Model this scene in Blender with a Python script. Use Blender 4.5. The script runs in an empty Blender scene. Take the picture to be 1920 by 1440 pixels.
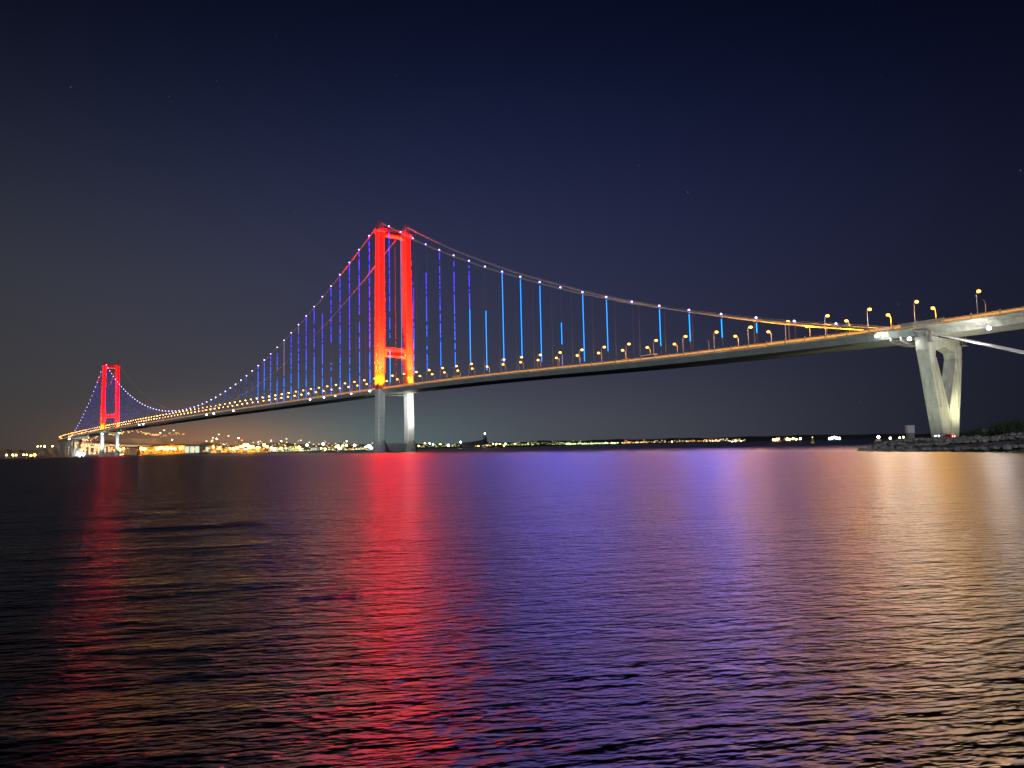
import bpy, bmesh, math, random
import numpy as np
from mathutils import Vector, Matrix
random.seed(7)
rng = np.random.RandomState(11)
sc = bpy.context.scene
COL = sc.collection
RAD = math.radians

# ------------------------------------------------------------------ camera
# X runs along the bridge axis away from the near tower, Y towards the
# photographer's side of the bridge, Z up, metres.  Near tower at the origin.
CR = Vector((-0.61720679, -0.7865076, -0.02148419)).normalized()
CF = Vector((0.78294145, -0.61665146, 0.08211984)).normalized()
CU = CR.cross(CF).normalized()
CO = Vector((-735.264, 414.100, 2.929))
FPX = 1423.135
cam_d = bpy.data.cameras.new("camera")
cam = bpy.data.objects.new("camera", cam_d)
COL.objects.link(cam)
cam.matrix_world = Matrix(((CR.x, CU.x, -CF.x, CO.x), (CR.y, CU.y, -CF.y, CO.y), (CR.z, CU.z, -CF.z, CO.z), (0, 0, 0, 1)))
cam_d.sensor_width = 36.0
cam_d.lens = FPX * 36.0 / 1920.0
cam_d.clip_start = 0.1
cam_d.clip_end = 60000
sc.camera = cam


def heading(px):
    """unit horizontal direction of an image column of the horizon"""
    a = (float(px) - 960) / FPX
    b = -(CF.z + a * CR.z) / CU.z
    d = CF + a * CR + b * CU
    d.z = 0
    return d.normalized()


def far_point(px, r, z=0.0):
    d = heading(px)
    return Vector((CO.x + d.x * float(r), CO.y + d.y * float(r), float(z)))


def px_to_m(r):
    return r / FPX


# ------------------------------------------------------------------ world
world = bpy.data.worlds.new("World")
sc.world = world
world.use_nodes = True
nt = world.node_tree
nt.nodes.clear()
N = nt.nodes.new
L = nt.links.new


def wmath(op, a, b=None, c=None, clamp=False):
    n = N("ShaderNodeMath")
    n.operation = op
    n.use_clamp = clamp
    for i, v in enumerate((a, b, c)):
        if v is None:
            continue
        if isinstance(v, (int, float)):
            n.inputs[i].default_value = v
        else:
            L(v, n.inputs[i])
    return n.outputs[0]


tc = N("ShaderNodeTexCoord")
sep = N("ShaderNodeSeparateXYZ")
L(tc.outputs["Generated"], sep.inputs[0])
wx, wy, wz = sep.outputs
elev = wmath('ARCSINE', wz)                       # radians


def lobe(px, wid_deg, e0_deg, ewid_deg):
    """soft glow of the sky round a heading and an elevation"""
    d = heading(px)
    dot = wmath('ADD', wmath('MULTIPLY', wx, d.x), wmath('MULTIPLY', wy, d.y))
    hl = wmath('SQRT', wmath('ADD', wmath('MULTIPLY', wx, wx), wmath('MULTIPLY', wy, wy)))
    cosa = wmath('DIVIDE', dot, wmath('MAXIMUM', hl, 0.001))
    k = 1.0 / (RAD(wid_deg) ** 2)
    ga = wmath('EXPONENT', wmath('MULTIPLY', wmath('SUBTRACT', cosa, 1.0), k))
    de = wmath('DIVIDE', wmath('SUBTRACT', elev, RAD(e0_deg)), RAD(ewid_deg))
    ge = wmath('EXPONENT', wmath('MULTIPLY', wmath('MULTIPLY', de, de), -0.5))
    return wmath('MULTIPLY', ga, ge)


def wadd(a, b):
    n = N("ShaderNodeVectorMath")
    n.operation = 'ADD'
    L(a, n.inputs[0])
    L(b, n.inputs[1])
    return n.outputs[0]


def wscale(col, fac):
    n = N("ShaderNodeVectorMath")
    n.operation = 'SCALE'
    n.inputs[0].default_value = col
    if isinstance(fac, (int, float)):
        n.inputs[3].default_value = fac
    else:
        L(fac, n.inputs[3])
    return n.outputs[0]


def s2l(r, g, b):
    f = lambda v: (v / 255 / 12.92) if v / 255 <= 0.04045 else ((v / 255 + 0.055) / 1.055) ** 2.4
    return (f(r), f(g), f(b))


SKY_LOBES = [   # radiance, column, width, elevation, height: town glow over a navy night
    ((0.0000, 0.0003, 0.0400), 900, 26, 13, 11),
    ((0.0012, 0.0028, 0.0060), 860, 22, 24, 9),
    ((0.0270, 0.0320, 0.0320), 500, 34, 8, 10),
    ((0.0178, 0.0136, 0.0030), 150, 26, 4, 8),
    ((0.2156, 0.0700, 0.0040), 405, 5, 0.3, 1.4),
    ((0.0200, 0.0100, 0.0020), 330, 10, 1, 3.2),
    ((0.0150, 0.0620, 0.0560), 660, 7, 0.3, 2.0),
    ((0.0390, 0.0400, 0.0390), 900, 14, 0, 3.4),
    ((0.0080, 0.0080, 0.0090), 1330, 10, 0, 4.5),
]
col = wscale((0.0004, 0.0006, 0.0016), 1.0)
for c_, px_, w_, e_, h_ in SKY_LOBES:
    col = wadd(col, wscale(c_, lobe(px_, w_, e_, h_)))
# faint stars
vor = N("ShaderNodeTexVoronoi")
vor.inputs["Scale"].default_value = 46
L(tc.outputs["Generated"], vor.inputs["Vector"])
star = wmath('GREATER_THAN', wmath('SUBTRACT', 0.017, vor.outputs["Distance"]), 0.0)
sepc = N("ShaderNodeSeparateColor")
L(vor.outputs["Color"], sepc.inputs[0])
star = wmath('MULTIPLY', star, wmath('MULTIPLY', wmath('POWER', sepc.outputs[0], 3.0), wmath('GREATER_THAN', wz, 0.03)))
col = wadd(col, wscale((0.34, 0.36, 0.42), star))
sky = N("ShaderNodeTexSky")
sky.sky_type = 'NISHITA'
sky.sun_disc = False
sky.sun_elevation = RAD(-5)
sky.sun_rotation = RAD(200)
bg1 = N("ShaderNodeBackground")
L(sky.outputs[0], bg1.inputs[0])
bg1.inputs[1].default_value = 0.002
bg2 = N("ShaderNodeBackground")
L(col, bg2.inputs[0])
bg2.inputs[1].default_value = 1.0
adds = N("ShaderNodeAddShader")
L(bg1.outputs[0], adds.inputs[0])
L(bg2.outputs[0], adds.inputs[1])
outw = N("ShaderNodeOutputWorld")
L(adds.outputs[0], outw.inputs[0])

# ------------------------------------------------------------------ added fill light
fill_d = bpy.data.lights.new("added_fill_sun", 'SUN')
fill_d.energy = 0.8  # added from behind the camera to lift the bank, girder and cables
fill_d.angle = RAD(0.5)
fill_d.color = (0.85, 0.9, 1.0)
fill_sun = bpy.data.objects.new("added_fill_sun", fill_d)
COL.objects.link(fill_sun)
fill_sun.location = (-1300, 1400, 240)
fill_sun.rotation_euler = Vector((0.50, -0.84, -0.145)).to_track_quat('-Z', 'Y').to_euler()

# ------------------------------------------------------------------ render
sc.view_settings.view_transform = 'Standard'
sc.view_settings.look = 'None'
sc.view_settings.exposure = 0.0
sc.view_settings.gamma = 1.0
sc.render.engine = 'CYCLES'
cy = sc.cycles
cy.use_denoising = True
try:
    cy.denoiser = 'OPENIMAGEDENOISE'
except Exception:
    pass
cy.use_light_tree = True
cy.use_adaptive_sampling = False
cy.max_bounces = 4
cy.diffuse_bounces = 1
cy.glossy_bounces = 3
cy.transmission_bounces = 2
cy.caustics_reflective = False
cy.caustics_refractive = False
cy.sample_clamp_indirect = 14.0
cy.sample_clamp_direct = 0.0
cy.pixel_filter_type = 'BLACKMAN_HARRIS'
cy.filter_width = 1.6


# ------------------------------------------------------------------ helpers
class MB:
    def __init__(self):
        self.v = []
        self.f = []
        self.m = []
        self.mi = 0

    def add(self, vs, fs):
        b = len(self.v)
        self.v += [tuple(p) for p in vs]
        self.f += [tuple(b + i for i in q) for q in fs]
        self.m += [self.mi] * len(fs)

    def box(self, c, d, rz=0.0):
        ca, sa = math.cos(rz), math.sin(rz)
        vs = []
        for x in (-.5, .5):
            for y in (-.5, .5):
                for z in (-.5, .5):
                    px, py = x * d[0], y * d[1]
                    vs.append((c[0] + px * ca - py * sa, c[1] + px * sa + py * ca, c[2] + z * d[2]))
        self.add(vs, [(0, 1, 3, 2), (4, 6, 7, 5), (0, 4, 5, 1), (2, 3, 7, 6), (0, 2, 6, 4), (1, 5, 7, 3)])

    def loft(self, rings, cap=True):
        n = len(rings[0])
        b = len(self.v)
        for r in rings:
            self.v += [tuple(p) for p in r]
        for i in range(len(rings) - 1):
            for j in range(n):
                k = (j + 1) % n
                self.f.append((b + i * n + j, b + i * n + k, b + (i + 1) * n + k, b + (i + 1) * n + j))
                self.m.append(self.mi)
        if cap:
            self.f.append(tuple(b + j for j in reversed(range(n))))
            self.f.append(tuple(b + (len(rings) - 1) * n + j for j in range(n)))
            self.m += [self.mi] * 2

    def tube(self, pts, r, n=8, cap=True):
        pts = [Vector(p) for p in pts]
        rings = []
        for i, p in enumerate(pts):
            t = (pts[min(i + 1, len(pts) - 1)] - pts[max(i - 1, 0)]).normalized()
            up = Vector((0, 0, 1)) if abs(t.z) < 0.95 else Vector((1, 0, 0))
            a = t.cross(up).normalized()
            b_ = a.cross(t).normalized()
            rr = r[i] if isinstance(r, (list, tuple)) else r
            rings.append([p + (a * math.cos(2 * math.pi * j / n) + b_ * math.sin(2 * math.pi * j / n)) * rr for j in range(n)])
        self.loft(rings, cap)

    def ball(self, c, r, sx=1, sy=1, sz=1, seg=8, rg=5):
        rings = []
        for i in range(1, rg):
            th = math.pi * i / rg
            rings.append([(c[0] + r * sx * math.sin(th) * math.cos(2 * math.pi * j / seg),
                           c[1] + r * sy * math.sin(th) * math.sin(2 * math.pi * j / seg),
                           c[2] - r * sz * math.cos(th)) for j in range(seg)])
        b = len(self.v)
        self.loft(rings, False)
        nb = len(self.v)
        self.v += [(c[0], c[1], c[2] - r * sz), (c[0], c[1], c[2] + r * sz)]
        for j in range(seg):
            k = (j + 1) % seg
            self.f.append((nb, b + k, b + j))
            self.f.append((nb + 1, b + (rg - 2) * seg + j, b + (rg - 2) * seg + k))
            self.m += [self.mi] * 2

    def mesh(self, name, mats, smooth=False):
        me = bpy.data.meshes.new(name)
        me.from_pydata(self.v, [], self.f)
        for m in (mats if isinstance(mats, (list, tuple)) else [mats]):
            me.materials.append(m)
        me.polygons.foreach_set("material_index", self.m)
        if smooth:
            me.polygons.foreach_set("use_smooth", [True] * len(me.polygons))
        me.update()
        bm = bmesh.new()
        bm.from_mesh(me)
        bmesh.ops.recalc_face_normals(bm, faces=bm.faces)
        bm.to_mesh(me)
        bm.free()
        return me

    def build(self, name, mats, parent=None, smooth=False, loc=None):
        o = bpy.data.objects.new(name, self.mesh(name, mats, smooth))
        COL.objects.link(o)
        if parent is not None:
            o.parent = parent
        if loc is not None:
            o.location = loc
        return o


def tag(o, label=None, cat=None, group=None, kind=None):
    if label:
        o["label"] = label
    if cat:
        o["category"] = cat
    if group:
        o["group"] = group
    if kind:
        o["kind"] = kind
    return o


def empty(name, loc=(0, 0, 0), rz=0.0, parent=None):
    o = bpy.data.objects.new(name, None)
    COL.objects.link(o)
    o.location = loc
    o.rotation_euler = (0, 0, rz)
    o.empty_display_size = 1
    if parent is not None:
        o.parent = parent
    return o


def copy_tree(o, parent=None):
    c = o.copy()
    COL.objects.link(c)
    if parent is not None:
        c.parent = parent
    for ch in list(o.children):
        copy_tree(ch, c)
    return c


def mat(name, colr, rough=0.7, metal=0.0, noise=0.0, nscale=0.3, bump=0.0, stretch=None):
    m = bpy.data.materials.new(name)
    m.use_nodes = True
    t = m.node_tree
    b = t.nodes["Principled BSDF"]
    b.inputs["Base Color"].default_value = (*colr, 1)
    b.inputs["Roughness"].default_value = rough
    b.inputs["Metallic"].default_value = metal
    if noise > 0 or bump > 0:
        tc_ = t.nodes.new("ShaderNodeTexCoord")
        mp = t.nodes.new("ShaderNodeMapping")
        if stretch:
            mp.inputs["Scale"].default_value = stretch
        t.links.new(tc_.outputs["Object"], mp.inputs[0])
        nz = t.nodes.new("ShaderNodeTexNoise")
        nz.inputs["Scale"].default_value = nscale
        nz.inputs["Detail"].default_value = 6
        t.links.new(mp.outputs[0], nz.inputs["Vector"])
        rp = t.nodes.new("ShaderNodeValToRGB")
        rp.color_ramp.elements[0].position = 0.32
        rp.color_ramp.elements[1].position = 0.68
        rp.color_ramp.elements[0].color = (*[v * (1 - noise) for v in colr], 1)
        rp.color_ramp.elements[1].color = (*[min(1, v * (1 + noise)) for v in colr], 1)
        t.links.new(nz.outputs[0], rp.inputs[0])
        t.links.new(rp.outputs[0], b.inputs["Base Color"])
        if bump > 0:
            bp = t.nodes.new("ShaderNodeBump")
            bp.inputs["Strength"].default_value = 1
            bp.inputs["Distance"].default_value = bump
            t.links.new(nz.outputs[0], bp.inputs["Height"])
            t.links.new(bp.outputs[0], b.inputs["Normal"])
    return m


def emis(name, colr, strength, sampled=True):
    m = bpy.data.materials.new(name)
    m.use_nodes = True
    t = m.node_tree
    t.nodes.clear()
    e = t.nodes.new("ShaderNodeEmission")
    e.inputs[0].default_value = (*colr, 1)
    e.inputs[1].default_value = strength
    o = t.nodes.new("ShaderNodeOutputMaterial")
    t.links.new(e.outputs[0], o.inputs[0])
    m.cycles.emission_sampling = 'NONE'
    return m


def spot(name, loc, target, power, colr, angle=60, blend=0.6, radius=0.6, parent=None):
    d = bpy.data.lights.new(name, 'SPOT')
    d.energy = power
    d.color = colr
    d.spot_size = RAD(angle)
    d.spot_blend = blend
    d.shadow_soft_size = radius
    o = bpy.data.objects.new(name, d)
    COL.objects.link(o)
    v = Vector(target) - Vector(loc)
    o.rotation_euler = v.to_track_quat('-Z', 'Y').to_euler()
    o.location = Vector(loc) - (parent.location if parent else Vector((0, 0, 0)))
    if parent is not None:
        o.parent = parent
    return o


PT = {}


def bulb(kind, parent, loc, power, colr, radius):
    """the light a lamp gives off: one sphere light shared by all lamps of a kind"""
    if kind not in PT:
        d = bpy.data.lights.new(kind, 'POINT')
        d.energy = power
        d.color = colr
        d.shadow_soft_size = radius
        PT[kind] = d
    o = bpy.data.objects.new("bulb", PT[kind])
    COL.objects.link(o)
    o.parent = parent
    o.location = loc
    return o


ORD = ["zeroth", "first", "second", "third", "fourth", "fifth", "sixth", "seventh", "eighth", "ninth", "tenth", "eleventh",
       "twelfth", "thirteenth", "fourteenth", "fifteenth", "sixteenth", "seventeenth", "eighteenth", "nineteenth"]
TENS = {2: "twent", 3: "thirt", 4: "fort", 5: "fift", 6: "sixt", 7: "sevent", 8: "eight", 9: "ninet", 10: "hundred"}


def ordinal(n):
    if n < 20:
        return ORD[n]
    if n >= 100:
        return "hundredth" if n == 100 else "hundred-and-" + ordinal(n - 100)
    t, u = divmod(n, 10)
    return TENS[t] + "ieth" if u == 0 else TENS[t] + "y-" + ORD[u]


# ------------------------------------------------------------------ materials
M_STEEL = mat("painted_tower_steel", (0.52, 0.50, 0.50), 0.55, noise=0.08, nscale=0.15, stretch=(1, 1, 0.2))
M_STEELR = mat("red_tower_steel", (0.50, 0.10, 0.09), 0.55, noise=0.10, nscale=0.15, stretch=(1, 1, 0.2))  # upper legs, saddle housings and crossbeams are coloured red
M_CONC = mat("pale_concrete", (0.37, 0.37, 0.33), 0.85, noise=0.26, nscale=0.45, bump=0.15, stretch=(1, 1, 0.14))


def joints(m, axis, pitch, width, dark):
    """formwork or panel joints: a thin darker line every few metres of the surface itself"""
    t = m.node_tree
    b = t.nodes["Principled BSDF"]
    src = b.inputs["Base Color"].links[0].from_socket
    g = t.nodes.new("ShaderNodeTexCoord")
    sp_ = t.nodes.new("ShaderNodeSeparateXYZ")
    t.links.new(g.outputs["Object"], sp_.inputs[0])
    q = []
    for op, v in (('DIVIDE', pitch), ('FRACT', None), ('LESS_THAN', width / pitch)):
        n = t.nodes.new("ShaderNodeMath")
        n.operation = op
        if v is not None:
            n.inputs[1].default_value = v
        t.links.new(q[-1] if q else sp_.outputs[axis], n.inputs[0])
        q.append(n.outputs[0])
    mx = t.nodes.new("ShaderNodeMix")
    mx.data_type = 'RGBA'
    mx.blend_type = 'MULTIPLY'
    t.links.new(q[-1], mx.inputs[0])
    t.links.new(src, mx.inputs[6])
    mx.inputs[7].default_value = (dark, dark, dark, 1)
    t.links.new(mx.outputs[2], b.inputs["Base Color"])


joints(M_CONC, 2, 3.6, 0.16, 0.84)
joints(M_STEELR, 2, 9.0, 0.30, 0.6)
joints(M_STEEL, 2, 9.0, 0.30, 0.6)
M_CONC_D = mat("weathered_concrete", (0.26, 0.26, 0.23), 0.9, noise=0.25, nscale=0.35, bump=0.2)
M_DECK = mat("grey_green_deck_steel", (0.42, 0.46, 0.43), 0.5, noise=0.12, nscale=0.12, stretch=(1, 1, 1))
joints(M_DECK, 0, 12.5, 0.35, 0.55)
M_ASPH = mat("asphalt", (0.05, 0.05, 0.05), 0.9, noise=0.2, nscale=1.5)
M_RAIL = mat("railing_steel", (0.42, 0.40, 0.36), 0.5, noise=0.15, nscale=0.6)
M_CABLE = mat("cable_wrap", (0.55, 0.53, 0.55), 0.5)
M_ROPE = mat("hanger_rope", (0.10, 0.10, 0.11), 0.5)
M_POST = mat("lamp_post_steel", (0.45, 0.43, 0.40), 0.45)
M_DARK = mat("dark_steel", (0.03, 0.03, 0.035), 0.5)
M_GLASS = mat("dark_glass", (0.01, 0.012, 0.015), 0.08)
M_TYRE = mat("tyre_rubber", (0.02, 0.02, 0.02), 0.85)
M_SCREEN = bpy.data.materials.new("frosted_screen")
M_SCREEN.use_nodes = True
_t = M_SCREEN.node_tree
_t.nodes.clear()
_a = _t.nodes.new("ShaderNodeBsdfTranslucent")
_a.inputs[0].default_value = (.92, .92, .88, 1)
_b = _t.nodes.new("ShaderNodeBsdfDiffuse")
_b.inputs[0].default_value = (.5, .5, .48, 1)
_c = _t.nodes.new("ShaderNodeMixShader")
_c.inputs[0].default_value = .12
_o = _t.nodes.new("ShaderNodeOutputMaterial")
_t.links.new(_a.outputs[0], _c.inputs[1])
_t.links.new(_b.outputs[0], _c.inputs[2])
_t.links.new(_c.outputs[0], _o.inputs[0])
M_LINE = mat("road_paint", (0.75, 0.75, 0.72), 0.6)

E_STREET = emis("sodium_lamp", (1.0, 0.42, 0.07), 7, False)
E_STREET_NEAR = emis("sodium_lamp_near", (1.0, 0.42, 0.07), 7, False)
E_STREET_FAR = emis("sodium_lamp_far", (1.0, 0.42, 0.05), 30)
E_NODE = emis("violet_cable_lamp", (0.35, 0.25, 1.0), 14, False)
E_NODE_MID = emis("violet_cable_lamp_mid", (0.35, 0.25, 1.0), 14, False)
E_NODE_FAR = emis("violet_cable_lamp_far", (0.45, 0.38, 1.0), 9)
E_FLOOD = emis("white_floodlight_lens", (0.92, 0.96, 1.0), 120)
E_FLOOD_FAR = emis("white_floodlight_lens_far", (0.95, 0.96, 1.0), 40)
E_GLOW_STRIP = emis("gold_glow_strip", (1.0, 0.45, 0.11), 1.0)  # glow of the added deck-edge strip, no real lamp
E_FLOODW = emis("warm_floodlight_lens", (1.0, 0.55, 0.18), 300)


def strip_mat(name, lowc, highc, z0, z1, strength, gap=0.0):
    m = bpy.data.materials.new(name)
    m.use_nodes = True
    t = m.node_tree
    t.nodes.clear()
    g = t.nodes.new("ShaderNodeNewGeometry")
    s_ = t.nodes.new("ShaderNodeSeparateXYZ")
    t.links.new(g.outputs["Position"], s_.inputs[0])
    mr = t.nodes.new("ShaderNodeMapRange")
    mr.inputs[1].default_value = z0
    mr.inputs[2].default_value = z1
    t.links.new(s_.outputs[2], mr.inputs[0])
    rp = t.nodes.new("ShaderNodeValToRGB")
    rp.color_ramp.elements[0].color = (*lowc, 1)
    rp.color_ramp.elements[1].color = (*highc, 1)
    t.links.new(mr.outputs[0], rp.inputs[0])
    e = t.nodes.new("ShaderNodeEmission")
    t.links.new(rp.outputs[0], e.inputs[0])
    e.inputs[1].default_value = strength
    if gap > 0:      # dead modules in the LED line
        nz = t.nodes.new("ShaderNodeTexNoise")
        nz.inputs["Scale"].default_value = 0.33
        nz.inputs["Detail"].default_value = 2
        t.links.new(g.outputs["Position"], nz.inputs["Vector"])
        mt = t.nodes.new("ShaderNodeMapRange")
        mt.inputs[1].default_value = gap - 0.03
        mt.inputs[2].default_value = gap + 0.03
        mt.inputs[3].default_value = 0.12 * strength
        mt.inputs[4].default_value = strength
        t.links.new(nz.outputs[0], mt.inputs[0])
        t.links.new(mt.outputs[0], e.inputs[1])
    o = t.nodes.new("ShaderNodeOutputMaterial")
    t.links.new(e.outputs[0], o.inputs[0])
    m.cycles.emission_sampling = 'NONE'
    return m


STRIP_K = 5.0
E_STRIP = strip_mat("blue_led_line", (0.001, 0.15, 1.0), (0.055, 0.03, 1.0), 85, 150, STRIP_K, 0.44)
E_STRIP_C = strip_mat("cyan_led_line", (0.001, 0.20, 1.0), (0.004, 0.18, 1.0), 75, 160, STRIP_K * 1.3)
E_STRIP_W = emis("pale_led_line", (0.6, 0.4, 1.0), 1.3)
E_STRIP_F = strip_mat("blue_led_line_far", (0.02, 0.16, 1.0), (0.06, 0.05, 1.0), 85, 150, 1.0, 0.5)

# ------------------------------------------------------------------ bridge
RT = [(-760, 63.5), (-640, 62.2), (-605, 61.5), (-566, 60.5), (-500, 60.9), (-460, 61.3), (-420, 61.8), (-377, 62.6), (-324, 64.0), (-261, 66.0),
      (-186, 67.8), (-96, 69.2), (0, 70.2), (155, 71.0), (400, 71.6), (775, 72.4), (1150, 72.0), (1550, 70.8), (1900, 68.0),
      (2116, 65.5), (2400, 60.5), (2700, 54.0), (3000, 46.0), (3400, 34.0)]
_rx = np.array([p[0] for p in RT], float)
_ry = np.array([p[1] for p in RT], float)


def road_z(s):
    return float(np.mean([np.interp(s + d, _rx, _ry) for d in (-40, -20, 0, 20, 40)])) - 1.5


CUR0, CURR = 2300.0, 760.0        # the approach beyond the far shore curves off


def axis_pt(s):
    """point and direction of the road axis at chainage s"""
    if s <= CUR0:
        return Vector((s, 0)), Vector((1, 0))
    a = (s - CUR0) / CURR
    return Vector((CUR0 + CURR * math.sin(a), -CURR * (1 - math.cos(a)))), Vector((math.cos(a), -math.sin(a)))


def at_deck(s, y, dz=0.0):
    p, d = axis_pt(s)
    n = Vector((-d.y, d.x))
    q = p + n * y
    return Vector((q.x, q.y, road_z(s) + dz))


CT, CB = 254.0, 84.0     # main cable at the saddle and at midspan


def cable_y(s):
    if 0 <= s <= 1550:
        u = abs((s - 775) / 775)
    elif s < 0:
        u = 1 + s / 566.0
    else:
        u = 1 - (s - 1550) / 566.0
    return 17.2 - 0.9 * max(0, min(1, u)) ** 2


def cable_z(s):
    if 0 <= s <= 1550:
        u = (s - 775) / 775
        return CB + (CT - CB) * u * u
    d = -s if s < 0 else s - 1550
    if d <= 566:
        return float(np.interp(d, CD, CZ))
    return 56.2 - (d - 566) * 0.365


CD = [0, 31, 49, 70.8, 94.5, 120.9, 145.8, 170.2, 193.4, 219.9, 244.8, 270.2, 294, 319.4, 344.7, 369.8, 395.6, 420.7, 446, 471.5, 496.6, 526.3, 545, 566]
CZ = [254, 238, 229, 218.2, 206.6, 194.9, 184.0, 173.8, 164.0, 153.9, 144.6, 135.3, 126.7, 118.3, 110.3, 102.6, 95.4, 88.6, 82.0, 75.9, 70.2, 64.2, 60.4, 56.2]

bridge = empty("suspension_bridge")
tag(bridge, "long suspension bridge with red-lit towers and blue-lit hangers crossing the dark water", "bridge")


def deck_mesh(s0, s1, step, profile, matl, name, parent):
    m = MB()
    rings = []
    n = int((s1 - s0) / step)
    for i in range(n + 1):
        s = s0 + (s1 - s0) * i / n
        p, d = axis_pt(s)
        nn = Vector((-d.y, d.x))
        z = road_z(s)
        rings.append([(p.x + nn.x * y, p.y + nn.y * y, z + dz) for y, dz in profile])
    m.loft(rings)
    return m.build(name, matl, parent)


# steel box girder of the suspended spans (streamlined), then the concrete approach
BOX = [(17.6, 0.0), (18.6, -0.9), (18.6, -1.4), (15.4, -4.7), (-15.4, -4.7), (-18.6, -1.4), (-18.6, -0.9), (-17.6, 0.0)]
deck = deck_mesh(-561.5, 2112, 12.5, BOX, M_DECK, "deck_girder", bridge)
APP = [(18.2, 0.0), (18.8, -0.35), (18.8, -1.1), (12.2, -2.2), (11.0, -4.9), (-11.0, -4.9), (-12.2, -2.2), (-18.8, -1.1), (-18.8, -0.35), (-18.2, 0.0)]
appn = deck_mesh(-760, -562.2, 12.5, APP, M_CONC, "approach_girder", bridge)
appf = deck_mesh(2112.8, 3300, 20, APP, M_CONC_D, "approach_girder", bridge)
road = MB()
for a, b in ((3.0, 15.2), (-15.2, -3.0)):
    rings = []
    for i in range(0, 331):
        s = -758 + (3296 + 758) * i / 330
        rings.append([at_deck(s, a, 0.004), at_deck(s, b, 0.004), at_deck(s, b, 0.03), at_deck(s, a, 0.03)])
    road.loft(rings)
roado = road.build("roadway", M_ASPH, deck)
ln = MB()
for y in (3.4, 14.8, -3.4, -14.8):
    for i in range(0, 330):
        s = -758 + 12.3 * i
        ln.add([at_deck(s, y - .08, .036), at_deck(s, y + .08, .036), at_deck(s + 12.3, y + .08, .036), at_deck(s + 12.3, y - .08, .036)], [(0, 1, 2, 3)])
for y in (7.2, 11.0, -7.2, -11.0):
    for i in range(0, 200):
        s = -758 + 16 * i
        ln.add([at_deck(s, y - .08, .036), at_deck(s, y + .08, .036), at_deck(s + 5, y + .08, .036), at_deck(s + 5, y - .08, .036)], [(0, 1, 2, 3)])
ln.build("lane_marking", M_LINE, deck)
for sgn in (1, -1):                         # parapets: added translucent screen and glow strip, posts and three rails
    r = MB()
    rings = []
    for i in range(0, 331):
        s = -758 + (3296 + 758) * i / 330
        y = 17.4 * sgn
        rings.append([at_deck(s, y, 0.02), at_deck(s, y + .06 * sgn, 0.02), at_deck(s, y + .06 * sgn, 1.6), at_deck(s, y, 1.6)])
    scr = MB()
    scr.loft(rings)
    for zz, rr in ((1.0, .07), (1.28, .07), (1.55, .1)):
        r.tube([at_deck(-758 + (3296 + 758) * i / 330, 17.5 * sgn, zz) for i in range(331)], rr, 5)
    s = -756
    while s < 300:
        p = at_deck(s, 17.5 * sgn, 1.0)
        r.box((p.x, p.y, p.z + .3), (.16, .16, 1.5))
        s += 3.1
    s = -750
    while s < 900:                          # stouter camera and cable posts
        p = at_deck(s, 17.75 * sgn, 1.15)
        r.box((p.x, p.y, p.z), (.55, .3, 2.3))
        s += 12.4
    po_ = r.build("parapet", M_RAIL, deck)
    scr.build("added_glow_screen", M_SCREEN, po_)  # translucent screen added so lamp light behind it glows along the deck edge
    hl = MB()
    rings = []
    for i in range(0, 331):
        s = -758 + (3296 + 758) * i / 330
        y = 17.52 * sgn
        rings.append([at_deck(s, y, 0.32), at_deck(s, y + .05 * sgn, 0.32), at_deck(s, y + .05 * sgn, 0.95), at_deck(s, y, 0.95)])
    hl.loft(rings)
    hl.build("added_glow_strip", E_GLOW_STRIP, po_)  # glowing strip added to draw the gold line along the deck
    g = MB()
    rings = []
    for i in range(0, 331):
        s = -758 + (3296 + 758) * i / 330
        y = 1.6 * sgn
        rings.append([at_deck(s, y, 0), at_deck(s, y + .3, 0), at_deck(s, y + .2, .85), at_deck(s, y + .1, .85)])
    g.loft(rings)
    g.build("median_barrier", M_RAIL, deck)

# -------- towers


def rect_ring(cx, cy_, z, wx_, wy_, ch=0.9):
    a, b = wx_ / 2, wy_ / 2
    return [(cx - a + ch, cy_ - b, z), (cx + a - ch, cy_ - b, z), (cx + a, cy_ - b + ch, z), (cx + a, cy_ + b - ch, z),
            (cx + a - ch, cy_ + b, z), (cx - a + ch, cy_ + b, z), (cx - a, cy_ + b - ch, z), (cx - a, cy_ - b + ch, z)]


def leg_y(z):
    return 18.4 - 1.9 * z / 252.0


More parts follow.
